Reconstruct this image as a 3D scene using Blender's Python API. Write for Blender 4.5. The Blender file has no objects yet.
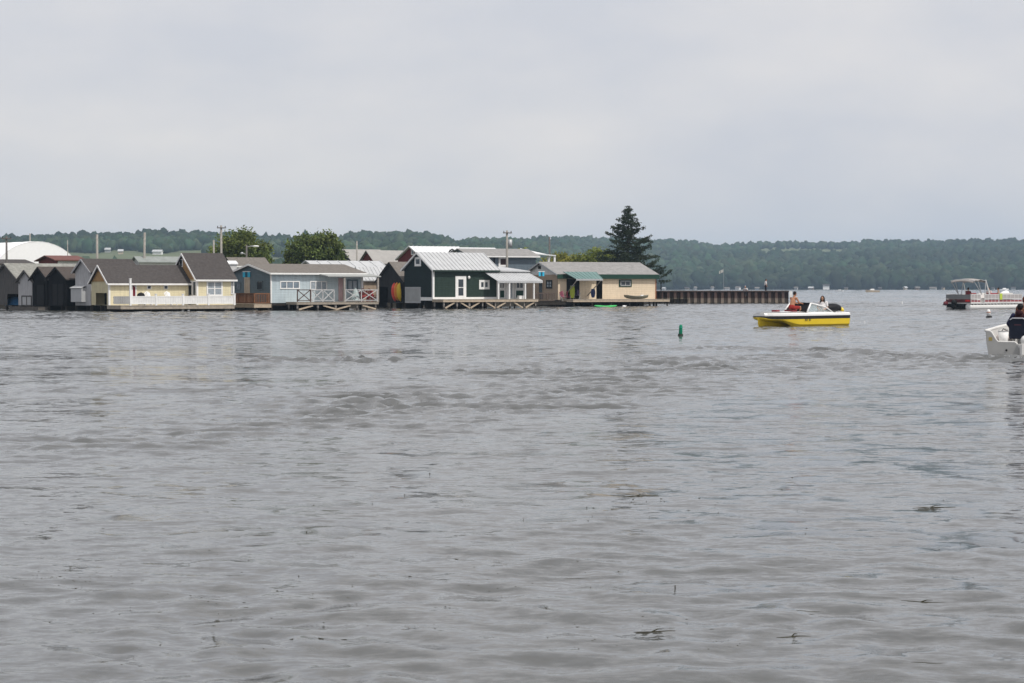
import bpy, math, random
import numpy as np
from mathutils import Vector, Matrix

random.seed(7)
rng = np.random.default_rng(11)
R = math.radians
S = bpy.context.scene
COL = S.collection

# ------------------------------------------------------------------ camera
F, HZ, CH = 2000.0, 287.5, 1.9           # focal length in pixels, horizon row, eye height
cam = bpy.data.cameras.new('camera')
camo = bpy.data.objects.new('camera', cam)
COL.objects.link(camo)
camo.location = (0, 0, CH)
camo.rotation_euler = (R(90) - math.atan((341.5 - HZ) / F), 0, 0)
cam.sensor_width = 36
cam.lens = 36 * F / 1024
cam.clip_start, cam.clip_end = 0.1, 20000
S.camera = camo

def K(px): return (px - 512) / F
def Z(py, Y): return CH + Y * (HZ - py) / F
def XY(px, Y): return K(px) * Y, Y
def YW(py): return CH * F / (py - HZ)     # distance of a point on the water

# ------------------------------------------------------------------ materials
MATS = {}
def mat(name, col, rough=.75, var=.12, scale=2.0, bump=0.0, bscale=12.0, pattern=None, step=.18, spec=.12, metal=0.0, streak=None, wet=False):
    if name in MATS: return MATS[name]
    m = bpy.data.materials.new(name); m.use_nodes = True
    nt = m.node_tree; N = nt.nodes; Lk = nt.links
    b = N['Principled BSDF']
    b.inputs['Roughness'].default_value = rough
    b.inputs['Metallic'].default_value = metal
    b.inputs['Specular IOR Level'].default_value = spec
    tc = N.new('ShaderNodeTexCoord')
    mp = N.new('ShaderNodeMapping')
    if streak: mp.inputs['Scale'].default_value = streak
    Lk.new(tc.outputs['Object'], mp.inputs['Vector'])
    nz = N.new('ShaderNodeTexNoise'); nz.inputs['Scale'].default_value = scale; nz.inputs['Detail'].default_value = 5
    nz.inputs['Roughness'].default_value = .65
    Lk.new(mp.outputs['Vector'], nz.inputs['Vector'])
    rp = N.new('ShaderNodeValToRGB')
    rp.color_ramp.elements[0].position = .3; rp.color_ramp.elements[1].position = .7
    lo = [max(0, c * (1 - var)) for c in col]; hi = [min(1, c * (1 + var)) for c in col]
    rp.color_ramp.elements[0].color = (*lo, 1); rp.color_ramp.elements[1].color = (*hi, 1)
    Lk.new(nz.outputs['Fac'], rp.inputs['Fac'])
    colr = rp.outputs['Color']
    def mul(c, f_, lo_, hi_, p0, p1):
        r_ = N.new('ShaderNodeMapRange'); r_.inputs[1].default_value = p0; r_.inputs[2].default_value = p1; r_.inputs[3].default_value = lo_; r_.inputs[4].default_value = hi_
        Lk.new(f_, r_.inputs[0]); x_ = N.new('ShaderNodeMix'); x_.data_type = 'RGBA'; x_.blend_type = 'MULTIPLY'; x_.inputs[0].default_value = 1
        Lk.new(c, x_.inputs[6]); Lk.new(r_.outputs[0], x_.inputs[7]); return x_.outputs[2]
    if pattern == 'siding' or pattern == 'boards':      # rain streaks and faded boards
        m2 = N.new('ShaderNodeMapping'); m2.inputs['Scale'].default_value = (2.6, 2.6, .28); Lk.new(tc.outputs['Object'], m2.inputs['Vector'])
        n3 = N.new('ShaderNodeTexNoise'); n3.inputs['Scale'].default_value = 2.2; n3.inputs['Detail'].default_value = 4; Lk.new(m2.outputs['Vector'], n3.inputs['Vector'])
        colr = mul(colr, n3.outputs['Fac'], .91, 1.03, .32, .6)
    if wet:                                             # weed and water stain near the waterline
        s2 = N.new('ShaderNodeSeparateXYZ'); Lk.new(tc.outputs['Object'], s2.inputs[0])
        a2 = N.new('ShaderNodeMath'); a2.operation = 'MULTIPLY_ADD'; a2.inputs[1].default_value = .3; Lk.new(nz.outputs['Fac'], a2.inputs[0]); Lk.new(s2.outputs['Z'], a2.inputs[2])
        colr = mul(colr, a2.outputs[0], .18, 1.0, .30, .48)
    Lk.new(colr, b.inputs['Base Color'])
    h = None
    if bump:
        n2 = N.new('ShaderNodeTexNoise'); n2.inputs['Scale'].default_value = bscale; n2.inputs['Detail'].default_value = 4
        Lk.new(tc.outputs['Object'], n2.inputs['Vector']); h = n2.outputs['Fac']
    if pattern:
        sx = N.new('ShaderNodeSeparateXYZ'); Lk.new(tc.outputs['Object'], sx.inputs[0])
        src = sx.outputs['Z']
        if pattern == 'boards':
            ad = N.new('ShaderNodeMath'); ad.operation = 'ADD'
            Lk.new(sx.outputs['X'], ad.inputs[0]); Lk.new(sx.outputs['Y'], ad.inputs[1]); src = ad.outputs[0]
        if pattern == 'ribs': src = sx.outputs['X']
        dv = N.new('ShaderNodeMath'); dv.operation = 'DIVIDE'; dv.inputs[1].default_value = step
        Lk.new(src, dv.inputs[0])
        fr = N.new('ShaderNodeMath'); fr.operation = 'FRACT'; Lk.new(dv.outputs[0], fr.inputs[0])
        if pattern == 'boards':
            gp = N.new('ShaderNodeMath'); gp.operation = 'GREATER_THAN'; gp.inputs[1].default_value = .1
            Lk.new(fr.outputs[0], gp.inputs[0]); src2 = gp.outputs[0]
        else: src2 = fr.outputs[0]
        if h is not None:
            mm = N.new('ShaderNodeMath'); mm.operation = 'MULTIPLY_ADD'; mm.inputs[1].default_value = .35
            Lk.new(h, mm.inputs[0]); Lk.new(src2, mm.inputs[2]); h = mm.outputs[0]
        else: h = src2
        bump = max(bump, .6)
    if h is not None:
        bp = N.new('ShaderNodeBump'); bp.inputs['Strength'].default_value = min(1, bump); bp.inputs['Distance'].default_value = .04
        Lk.new(h, bp.inputs['Height']); Lk.new(bp.outputs['Normal'], b.inputs['Normal'])
    MATS[name] = m
    return m

def attr_mat(name, rough=.8, spec=.1, trans=0.0):
    """surface coloured per leaf or tree from a 'tint' attribute"""
    m = bpy.data.materials.new(name); m.use_nodes = True
    N = m.node_tree.nodes; Lk = m.node_tree.links; b = N['Principled BSDF']
    a = N.new('ShaderNodeAttribute'); a.attribute_name = 'tint'
    Lk.new(a.outputs['Color'], b.inputs['Base Color'])
    b.inputs['Roughness'].default_value = rough; b.inputs['Specular IOR Level'].default_value = spec
    if trans:
        tr = N.new('ShaderNodeBsdfTranslucent'); Lk.new(a.outputs['Color'], tr.inputs['Color'])
        mx = N.new('ShaderNodeMixShader'); mx.inputs[0].default_value = trans
        Lk.new(b.outputs[0], mx.inputs[1]); Lk.new(tr.outputs[0], mx.inputs[2])
        Lk.new(mx.outputs[0], N['Material Output'].inputs['Surface'])
    return m

WHITE = mat('white_paint', (.80, .80, .79), .6, .08)
WHITE_S = mat('white_siding', (.70, .70, .69), .6, .08, pattern='siding', step=.2)
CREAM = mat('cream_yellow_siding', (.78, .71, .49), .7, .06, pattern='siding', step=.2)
CREAM_G = mat('shaded_cream_siding', (.60, .54, .36), .7, .10, pattern='siding', step=.2)  # cream darkened for the gables, shade of the unlit end put in the colour
CEDAR = mat('cedar_shingle', (.36, .22, .10), .8, .18, 4, .4, 14)
SLATE = mat('slate_blue_siding', (.125, .17, .20), .7, .08, pattern='siding', step=.2)
SKYB = mat('pale_blue_siding', (.52, .61, .65), .7, .06, pattern='siding', step=.2)
BLUEGREY = mat('blue_grey_siding', (.15, .19, .225), .7, .08, pattern='siding', step=.2)
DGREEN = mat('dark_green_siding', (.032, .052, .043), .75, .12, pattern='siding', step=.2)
DGREEN_G = mat('shaded_green_siding', (.018, .030, .032), .75, .12, pattern='siding', step=.2)  # copy of the green for the gable with its shade mixed into the colour
TAN = mat('peach_tan_siding', (.80, .67, .50), .7, .05, pattern='siding', step=.2)
TAN_G = mat('brown_tan_board', (.36, .28, .21), .75, .08, pattern='boards', step=.3)
BLACKW = mat('black_stained_boards', (.008, .008, .009), .8, .3, pattern='boards', step=.3)
DARKW = mat('dark_grey_boards', (.026, .027, .029), .8, .25, pattern='boards', step=.3)
GREYW = mat('weathered_grey_boards', (.10, .095, .092), .85, .3, 3, pattern='boards', step=.25, streak=(3, 3, .5))
SILVER = mat('silver_grey_boards', (.42, .42, .43), .8, .18, 3, pattern='boards', step=.25, streak=(3, 3, .5))
REDW = mat('barn_red_boards', (.13, .022, .02), .75, .15, pattern='boards', step=.3)
SH_DARK = mat('charcoal_shingle', (.075, .068, .066), .9, .22, 5, .5, 20, pattern='siding', step=.14)
SH_BROWN = mat('brown_grey_shingle', (.17, .155, .14), .9, .2, 5, .5, 20, pattern='siding', step=.14)
SH_PALE = mat('pale_weathered_shingle', (.25, .25, .23), .9, .22, 3, .5, 20, pattern='siding', step=.14)
SH_GREY = mat('mid_grey_shingle', (.27, .265, .26), .9, .16, 2.2, .5, 20, pattern='siding', step=.14)
SH_BLACKBR = mat('dark_brown_shingle', (.085, .072, .066), .9, .2, 5, .5, 20, pattern='siding', step=.14)
MET_LIGHT = mat('light_metal_roofing', (.47, .48, .49), .45, .1, 1.5)
MET_BEIGE = mat('beige_metal_roofing', (.33, .32, .305), .55, .12, 1.5)
MET_WHITE = mat('white_metal_roofing', (.74, .75, .76), .5, .05)
MET_TEAL = mat('teal_metal_roofing', (.15, .235, .225), .5, .12, 1.5)
MET_RED = mat('dull_red_roofing', (.15, .06, .05), .6, .15)
GREENTRIM = mat('dark_green_trim', (.02, .055, .04), .6, .1)
BROWNTRIM = mat('rust_brown_trim', (.30, .11, .045), .7, .15)
WOOD = mat('weathered_deck_wood', (.36, .315, .26), .85, .25, 4, .4, 10, pattern='ribs', step=.15)
WOODL = mat('fresh_deck_wood', (.46, .38, .29), .8, .2, 4, .3, 10)
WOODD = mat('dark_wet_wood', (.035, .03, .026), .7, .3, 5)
RAILBR = mat('brown_stained_railing', (.20, .095, .05), .75, .2, 5)
POSTW = mat('grey_post_wood', (.30, .275, .25), .85, .25, 6, wet=True)
GLASS = mat('dark_window_glass', (.035, .045, .055), .08, .2, spec=.5)
CURTAIN = mat('curtained_window_glass', (.30, .34, .38), .15, .25, 6, spec=.5)
BLACK = mat('black_matte', (.012, .012, .013), .6, .1)
GREYPANEL = mat('pale_grey_panel', (.42, .43, .44), .6, .06)
CONCRETE = mat('concrete', (.38, .37, .35), .9, .15, 2, .3)
GALV = mat('galvanised_steel', (.45, .46, .47), .5, .1, metal=.3)

# ------------------------------------------------------------------ object helpers
def props(o, label=None, cat=None, group=None, kind=None):
    if label: o['label'] = label
    if cat: o['category'] = cat
    if group: o['group'] = group
    if kind: o['kind'] = kind
    return o

def empty(name, label, cat, loc=(0, 0, 0), rz=0.0, group=None):
    o = bpy.data.objects.new(name, None); COL.objects.link(o)
    o.location = loc; o.rotation_euler = (0, 0, rz); o.empty_display_size = .3
    return props(o, label, cat, group)

class MB:
    def __init__(s): s.v = []; s.f = []; s.m = []
    def add(s, vs, fs, m=0):
        n = len(s.v); s.v += [tuple(p) for p in vs]
        for f in fs: s.f.append([i + n for i in f]); s.m.append(m)
        return s
    def box(s, x0, y0, z0, x1, y1, z1, m=0):
        if x0 > x1: x0, x1 = x1, x0
        if y0 > y1: y0, y1 = y1, y0
        if z0 > z1: z0, z1 = z1, z0
        vs = [(x, y, z) for z in (z0, z1) for y in (y0, y1) for x in (x0, x1)]
        return s.add(vs, [(0, 2, 3, 1), (4, 5, 7, 6), (0, 1, 5, 4), (2, 6, 7, 3), (0, 4, 6, 2), (1, 3, 7, 5)], m)
    def bar(s, p, q, w, h=None, m=0):
        h = h or w; p = Vector(p); q = Vector(q); d = (q - p).normalized()
        up = Vector((0, 0, 1)) if abs(d.z) < .95 else Vector((1, 0, 0))
        a = d.cross(up).normalized() * (w / 2); b = a.cross(d).normalized() * (h / 2)
        vs = [c + i * a + j * b for c in (p, q) for i, j in ((-1, -1), (1, -1), (1, 1), (-1, 1))]
        return s.add(vs, [(3, 2, 1, 0), (4, 5, 6, 7), (0, 1, 5, 4), (1, 2, 6, 5), (2, 3, 7, 6), (3, 0, 4, 7)], m)
    def tube(s, pts, rad, n=10, m=0):
        pts = [Vector(p) for p in pts]
        if not isinstance(rad, (list, tuple)): rad = [rad] * len(pts)
        vs = []; prev = None
        for i, p in enumerate(pts):
            d = (pts[min(i + 1, len(pts) - 1)] - pts[max(i - 1, 0)])
            d = d.normalized() if d.length > 1e-9 else Vector((0, 0, 1))
            ref = prev if prev is not None and abs(prev.dot(d)) < .95 else (Vector((1, 0, 0)) if abs(d.x) < .8 else Vector((0, 1, 0)))
            a = (ref - d * ref.dot(d)).normalized(); b = d.cross(a); prev = a
            for k in range(n):
                t = 2 * math.pi * k / n
                vs.append(p + (a * math.cos(t) + b * math.sin(t)) * rad[i])
        fs = [(i * n + k, i * n + (k + 1) % n, (i + 1) * n + (k + 1) % n, (i + 1) * n + k) for i in range(len(pts) - 1) for k in range(n)]
        fs += [tuple(reversed(range(n))), tuple(range((len(pts) - 1) * n, len(pts) * n))]
        return s.add(vs, fs, m)
    def ell(s, c, r, n=12, k=8, m=0, rot=None):
        c = Vector(c); vs = []
        if not isinstance(r, (list, tuple)): r = (r, r, r)
        for j in range(1, k):
            ph = math.pi * j / k
            for i in range(n):
                t = 2 * math.pi * i / n
                p = Vector((math.sin(ph) * math.cos(t) * r[0], math.sin(ph) * math.sin(t) * r[1], math.cos(ph) * r[2]))
                vs.append(c + (rot @ p if rot else p))
        top = len(vs); p = Vector((0, 0, r[2])); vs.append(c + (rot @ p if rot else p)); vs.append(c - (rot @ p if rot else p))
        fs = [(j * n + i, (j + 1) * n + i, (j + 1) * n + (i + 1) % n, j * n + (i + 1) % n) for j in range(k - 2) for i in range(n)]
        fs += [(top, i, (i + 1) % n) for i in range(n)] + [(top + 1, (k - 2) * n + (i + 1) % n, (k - 2) * n + i) for i in range(n)]
        return s.add(vs, fs, m)
    def capsule(s, p, q, r0, r1, n=10, m=0):
        p = Vector(p); q = Vector(q); d = (q - p); d = d.normalized() if d.length > 1e-6 else Vector((0, 0, 1))
        pts = [p - d * r0 * .98, p - d * r0 * .7, p, q, q + d * r1 * .7, q + d * r1 * .98]
        return s.tube(pts, [r0 * .2, r0 * .72, r0, r1, r1 * .72, r1 * .2], n, m)
    def build(s, name, mats, parent=None, smooth=False):
        me = bpy.data.meshes.new(name); me.from_pydata(s.v, [], s.f)
        for x in (mats if isinstance(mats, (list, tuple)) else [mats]): me.materials.append(x)
        if any(s.m): me.polygons.foreach_set('material_index', s.m)
        if smooth: me.polygons.foreach_set('use_smooth', [True] * len(s.f))
        me.validate(); me.update()
        o = bpy.data.objects.new(name, me); COL.objects.link(o)
        if parent: o.parent = parent
        return o

def kids(o): return [c for c in COL.objects if c.parent == o]
def copy_tree(o, parent=None):
    c = o.copy(); COL.objects.link(c)
    if parent: c.parent = parent
    for ch in kids(o): copy_tree(ch, c)
    return c

def remesh(o, vox):
    md = o.modifiers.new('r', 'REMESH'); md.mode = 'VOXEL'; md.voxel_size = vox; md.use_smooth_shade = True
    sm = o.modifiers.new('s', 'SMOOTH'); sm.factor = .5; sm.iterations = 2
    dg = bpy.context.evaluated_depsgraph_get()
    me = bpy.data.meshes.new_from_object(o.evaluated_get(dg))
    o.modifiers.clear(); o.data = me
    return o

# ------------------------------------------------------------------ houses
class House:
    """long side runs right and away, gable end runs left and away, from the nearest corner"""
    def __init__(s, name, label, cat, corner, Y, left, right, eave, apex, theta=28, zb=.7, group=None):
        s.c, s.s = math.cos(R(theta)), math.sin(R(theta))
        s.X, s.Y = XY(corner, Y); s.zb = zb
        s.root = empty(name, label, cat, (s.X, s.Y, 0), R(theta), group)
        s.L = s.sx(right); s.W = s.gy(left)
        s.ze = Z(eave, Y); s.za = Z(apex, Y + s.W / 2 * s.c)
        s.theta = theta
    def sx(s, px, y=0.0):
        k = K(px); X = s.X - y * s.s; Y = s.Y + y * s.c
        return (k * Y - X) / (s.c - k * s.s)
    def gy(s, px, x=0.0):
        k = K(px); X = s.X + x * s.c; Y = s.Y + x * s.s
        return (X - k * Y) / (k * s.c + s.s)
    def dep(s, x, y): return s.Y + x * s.s + y * s.c
    def rect(s, face, px0, py0, px1, py1):
        if face == 'side':
            a, b = s.sx(px0), s.sx(px1); d = s.dep((a + b) / 2, 0)
        else:
            a, b = s.gy(px1), s.gy(px0); d = s.dep(0, (a + b) / 2)
        return a, Z(py1, d), b, Z(py0, d)
    def walls(s, m_side, m_gable, m_tri=None, tri_py=None, gopen=(), sopen=(), skirt=None):
        mb = MB(); W, L, zb, ze, za = s.W, s.L, s.zb, s.ze, s.za
        top = lambda v: ze + (za - ze) * (1 - abs(v - W / 2) / (W / 2))
        zt = Z(tri_py, s.Y) if tri_py else None
        def strips(lo, hi, ops, topf, pos, m, extra=()):
            ks = sorted({lo, hi, *extra, *[o[0] for o in ops], *[o[2] for o in ops]})
            ks = [k for k in ks if lo - 1e-6 <= k <= hi + 1e-6]
            for a, b in zip(ks, ks[1:]):
                if b - a < 1e-4: continue
                o = next((o for o in ops if o[0] - 1e-6 <= a and b <= o[2] + 1e-6), None)
                spans = [(None, None)] if o is None else [(None, o[1]), (o[3], None)]
                for z0, z1 in spans:
                    zz0 = zb if z0 is None else z0
                    pts = [(a, zz0), (b, zz0), (b, topf(b) if z1 is None else z1), (a, topf(a) if z1 is None else z1)]
                    if pts[2][1] - zz0 < 1e-3 and pts[3][1] - zz0 < 1e-3: continue
                    mb.add([pos(u, z) for u, z in pts], [(0, 1, 2, 3)], m)
        go = [s.rect('gable', *o) for o in gopen]; so = [s.rect('side', *o) for o in sopen]
        strips(0, L, so, lambda u: ze, lambda u, z: (u, 0, z), 0)
        if zt:
            strips(0, W, go, lambda v: min(zt, top(v)), lambda v, z: (0, v, z), 1, (W / 2,))
            h = (zt - ze) / (za - ze) * W / 2
            mb.add([(0, h, zt), (0, W - h, zt), (0, W / 2, za)], [(0, 1, 2)], 2)
            if h > 0: mb.add([(0, 0, ze), (0, h, zt), (0, W - h, zt), (0, W, ze)], [(0, 1, 2, 3)], 1)
        else:
            strips(0, W, go, top, lambda v, z: (0, v, z), 1, (W / 2,))
        mb.add([(L, 0, zb), (L, W, zb), (L, W, ze), (L, W / 2, za), (L, 0, ze)], [(0, 1, 2, 3, 4)], 1)
        mb.add([(0, W, zb), (L, W, zb), (L, W, ze), (0, W, ze)], [(3, 2, 1, 0)], 0)
        mb.add([(0, 0, zb), (L, 0, zb), (L, W, zb), (0, W, zb)], [(3, 2, 1, 0)], 0)
        s.wall = mb.build('wall', [m_side, m_gable, m_tri or m_gable], s.root)
        return s
    def partition(s, x=1.1):
        b = MB(); b.box(x, .04, s.zb + .01, x + .06, s.W - .04, s.ze - .05); b.build('dark_backing', BLACKW, s.root); return s  # black sheet added behind the open bay to stand for indoor shade
    def roof(s, m, ov=.25, ovx=.2, th=.09, ribs=None, fascia=None, rake=None, fh=.13):
        mb = MB(); W, L, ze, za = s.W, s.L, s.ze, s.za
        sl = (za - ze) / (W / 2); e = .03
        for sg in (1, -1):
            yy = lambda y: y if sg == 1 else W - y
            y0, z0, y1, z1 = -ov, ze - ov * sl + e, W / 2, za + e
            vs = [(x, yy(y), z + d) for d in (0, th) for x in (-ovx, L + ovx) for y, z in ((y0, z0), (y1, z1))]
            mb.add(vs, [(0, 1, 3, 2), (4, 6, 7, 5), (0, 2, 6, 4), (2, 3, 7, 6), (0, 4, 5, 1), (1, 5, 7, 3)])
            if ribs:
                n = int((L + 2 * ovx) / ribs)
                for i in range(n + 1):
                    x = -ovx + .02 + i * (L + 2 * ovx - .04) / n
                    mb.bar((x, yy(y0), z0 + th + .015), (x, yy(y1), z1 + th + .015), .06, .07)
        o = mb.build('roof', m, s.root)
        if fascia:
            fb = MB(); z = ze - ov * sl
            fb.box(-ovx, -ov - .035, z - fh + .08, L + ovx, -ov - .005, z + .09)
            fb.build('fascia', fascia, o)
        if rake:
            rb = MB()
            for a, b in (((-ov, ze - ov * sl), (W / 2, za)), ((W + ov, ze - ov * sl), (W / 2, za))):
                rb.bar((-ovx - .03, a[0], a[1] + .02), (-ovx - .03, b[0], b[1] + .02), .04, .14)
            rb.build('rake_board', rake, o)
        s.roofo = o
        return s
    def opening(s, kind, face, px0, py0, px1, py1, frame, pane, nx=1, ny=1, fw=.09, proud=.05, handle=False):
        a, z0, b, z1 = s.rect(face, px0, py0, px1, py1)
        P = (lambda u, w, z: (u, -w, z)) if face == 'side' else (lambda u, w, z: (-w, u, z))
        def bx(mb, u0, w0, q0, u1, w1, q1): mb.box(*P(u0, w0, q0), *P(u1, w1, q1))
        f = MB()
        bx(f, a, .002, z0, b, proud, z0 + fw); bx(f, a, .002, z1 - fw, b, proud, z1)
        bx(f, a, .002, z0 + fw, a + fw, proud, z1 - fw); bx(f, b - fw, .002, z0 + fw, b, proud, z1 - fw)
        for i in range(1, nx):
            u = a + (b - a) * i / nx; bx(f, u - fw * .4, .004, z0 + fw, u + fw * .4, proud - .004, z1 - fw)
        for j in range(1, ny):
            z = z0 + (z1 - z0) * j / ny; bx(f, a + fw, .006, z - .03, b - fw, proud - .012, z + .03)
        o = f.build(kind, frame, s.root)
        p = MB(); bx(p, a + fw * .9, .003, z0 + fw * .9, b - fw * .9, proud * .4, z1 - fw * .9)
        p.build('pane' if pane in (GLASS, CURTAIN) else 'panel', pane, o)
        if handle:
            h = MB(); h.ell(P(b - fw * 1.6, proud + .04, z0 + 1.0), .05, 8, 6); h.build('handle', GALV, o)
        return o
    def corner(s, m, ends=True, w=.12):
        b = MB(); b.box(-.03, -.03, s.zb, w, w, s.ze - .02); b.build('corner_board', m, s.root)
        if ends:
            b = MB(); b.box(s.L - w, -.03, s.zb, s.L + .03, w, s.ze - .02); b.build('corner_board', m, s.root)
        return s
    def deck(s, name, label, x0, x1, y0, y1, zt, mtop, mpost=None, step=2.0, brace=False, th=.12, edge=.22, cat='dock', medge=None):
        mpost = mpost or POSTW
        r = empty(name, label, cat, (s.X, s.Y, 0), R(s.theta))
        b = MB(); b.box(x0, y0, zt - .05, x1, y1, zt); b.build('planking', mtop, r)
        b = MB(); b.box(x0 + .02, y0 + .02, zt - .05 - edge, x1 - .02, y0 + .1, zt - .053)
        b.box(x0 + .02, y0 + .1, zt - .05 - edge, x0 + .1, y1 - .02, zt - .053); b.build('edge_board', medge or mtop, r)
        n = max(1, round((x1 - x0) / step))
        for i in range(n + 1):
            x = x0 + .2 + (x1 - x0 - .4) * i / n + (random.uniform(-.18, .18) if 0 < i < n else 0)
            for k, y in enumerate((y0 + .2, y1 - .15)):
                q_ = [random.uniform(-.07, .07) for _ in range(3)]; b = MB(); b.tube([(x + q_[0], y + abs(q_[1]) * .5, -1.0), (x, y, zt - .055)], .085 + q_[2] * .3, 8); b.build('post', mpost, r)
            if brace and i < n:
                q = MB(); w = (x1 - x0 - .4) / n
                if i % 2 == 0: q.bar((x + .1, y0 + .14, .08), (x + w * .75, y0 + .14, zt - .3), .1, .12)
                else: q.bar((x + w - .1, y0 + .14, .08), (x + w * .25, y0 + .14, zt - .3), .1, .12)
                q.build('brace', WOODL, r)
        return r
    def piles(s, step=2.2, m=None, rows=2):
        """the piles a waterside building stands on"""
        n = max(1, round(s.L / step)); g = max(1, round(s.W / step))
        spots = [(s.L * i / n, .15) for i in range(n + 1)] + [(.12, s.W * j / g) for j in range(1, g + 1)]
        for x, y in spots:
            b = MB(); b.tube([(min(max(x, .12), s.L - .12), y, -1), (min(max(x, .12), s.L - .12), y, s.zb)], .11, 8)
            b.build('pile', m or WOODD, s.root)
        # joists under the floor and a dark sheet added for the shade beneath
        b = MB(); b.box(.1, s.W * .3, -.6, s.L - .1, s.W * .3 + .1, s.zb - .02); b.build('underfloor_shade', WOODD, s.root)
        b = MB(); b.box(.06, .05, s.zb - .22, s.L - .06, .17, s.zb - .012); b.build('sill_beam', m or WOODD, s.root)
        return s

def rail_x(parent, x0, x1, y, z0, z1, n, m, w=.07, name='railing', cross=True):
    b = MB()
    b.bar((x0, y, z1), (x1, y, z1), w); b.bar((x0, y, z0), (x1, y, z0), w * .8)
    for i in range(n + 1):
        x = x0 + (x1 - x0) * i / n; b.box(x - w / 2, y - w / 2, z0 - .1, x + w / 2, y + w / 2, z1 + .04)
    if cross:
        for i in range(n):
            a = x0 + (x1 - x0) * i / n + w; c = x0 + (x1 - x0) * (i + 1) / n - w
            b.bar((a, y - .012, z0 + .04), (c, y - .012, z1 - .04), w * .8); b.bar((a, y + .024, z1 - .04), (c, y + .024, z0 + .04), w * .8)
    return b.build(name, m, parent)

def rail_bal(parent, P, u0, u1, z0, z1, m, step=.16, name='railing'):
    """railing with upright balusters; P maps (u, z) to a point"""
    b = MB()
    b.bar(P(u0, z1), P(u1, z1), .09); b.bar(P(u0, z0), P(u1, z0), .07)
    n = max(1, round((u1 - u0) / step))
    for i in range(n + 1):
        u = u0 + (u1 - u0) * i / n; b.bar(P(u, z0), P(u, z1), .05 if i % 8 else .1)
    return b.build(name, m, parent)

exec_later = []
# ================================================================== the waterside row, left to right
A = House('boathouse', 'dark grey boathouse at far left with an open bay holding a blue tarp', 'boathouse', 20, 168.7, -8, 96, 281.5, 264.5, 45, .4)
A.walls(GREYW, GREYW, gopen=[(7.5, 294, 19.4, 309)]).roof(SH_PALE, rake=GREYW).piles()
B = House('boathouse', 'narrow light grey boathouse between the dark grey one and the black pair', 'boathouse', 34, 166.9, 18.5, 66, 281, 271, 45, .4)
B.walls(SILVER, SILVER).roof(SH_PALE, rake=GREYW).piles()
B.opening('hatch', 'gable', 22, 295.5, 32, 306, GREYW, GREYPANEL, 2, 1, .1)
C = House('boathouse', 'black boathouse, the left one of the black pair with dark brown roofs', 'boathouse', 47.5, 165.1, 32.5, 76, 278.5, 268, 45, .4)
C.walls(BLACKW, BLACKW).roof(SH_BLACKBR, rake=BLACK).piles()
C.opening('door', 'gable', 36, 284, 45, 306, BLACKW, BLACK, 1, 1, .08)
D = House('boathouse', 'black boathouse, the right one of the black pair beside the silver grey shed', 'boathouse', 66.5, 163.1, 48.5, 96, 278.5, 268, 45, .4)
D.walls(BLACKW, BLACKW).roof(SH_BLACKBR, rake=BLACK).piles()
D.opening('door', 'gable', 52, 283, 64, 306, BLACKW, BLACK, 2, 1, .08)
E = House('boathouse', 'tall silver grey boathouse with a low lean-to front beside the yellow cottage', 'boathouse', 91, 161.3, 75.5, 138, 271, 260, 45, .45)
E.walls(SILVER, SILVER).roof(SH_DARK, rake=SILVER).piles()
lt = MB(); y0, y1 = E.gy(86), E.gy(75.4)
lt.box(-.42, y0, Z(302, 161), -.004, y1, Z(288, 161)); lt.build('lean_to', GREYPANEL, E.root)
lt = MB(); lt.bar((-.52, (y0 + y1) / 2, Z(288.3, 161) + .02), (0.02, (y0 + y1) / 2, Z(285.6, 161)), y1 - y0 + .1, .05); lt.build('lean_to_roof', MET_LIGHT, E.root)
for H_, lab in ((B, 'low grey dock in front of the light grey boathouse'), (C, 'low grey dock in front of the black boathouses')):
    H_.deck('dock', lab, -1.0, -.06, -.2, H_.W + (.6 if H_ is C else -.2), .30, mat('dull_wet_planks', (.12, .11, .10), .85, .3, 5), WOODD, 1.0)

Fh = House('cottage', 'low pale yellow cottage with charcoal roof and cedar gable behind the white fence', 'cottage', 109, 157.5, 91.5, 188.5, 282.3, 266, 33, .5)
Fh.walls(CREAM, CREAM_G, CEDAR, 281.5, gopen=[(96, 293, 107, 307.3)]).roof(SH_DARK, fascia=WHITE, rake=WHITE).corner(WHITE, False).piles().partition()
Fh.opening('door', 'side', 131.5, 284, 136.5, 299, WHITE, mat('maroon_door', (.16, .02, .03), .5), 1, 1, .1, handle=True)
Fh.opening('window', 'side', 147, 285.3, 151.3, 289.3, WHITE, GLASS, 1, 1, .05)
Fh.opening('window', 'side', 163.8, 285.3, 168, 289.3, WHITE, GLASS, 1, 1, .05)
Gh = House('cottage', 'taller pale yellow cottage with steep charcoal roof and white double window', 'cottage', 197, 160.3, 171.5, 234, 278.3, 254.3, 33, .5)
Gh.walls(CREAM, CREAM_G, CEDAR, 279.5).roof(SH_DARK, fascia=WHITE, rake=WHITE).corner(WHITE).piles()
Gh.opening('window', 'gable', 179.7, 259, 183.3, 267, WHITE, GLASS, 1, 1, .07)
Gh.opening('window', 'gable', 189, 281, 192.6, 296, WHITE, GLASS, 1, 1, .08)
Gh.opening('window', 'gable', 193.2, 281, 196.6, 296, WHITE, GLASS, 1, 1, .08)
Gh.opening('window', 'side', 206.6, 281, 222.6, 296, WHITE, CURTAIN, 2, 2, .12)
Gh.opening('vent', 'side', 231, 281, 233, 294, WHITE, GLASS, 1, 1, .05)

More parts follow.
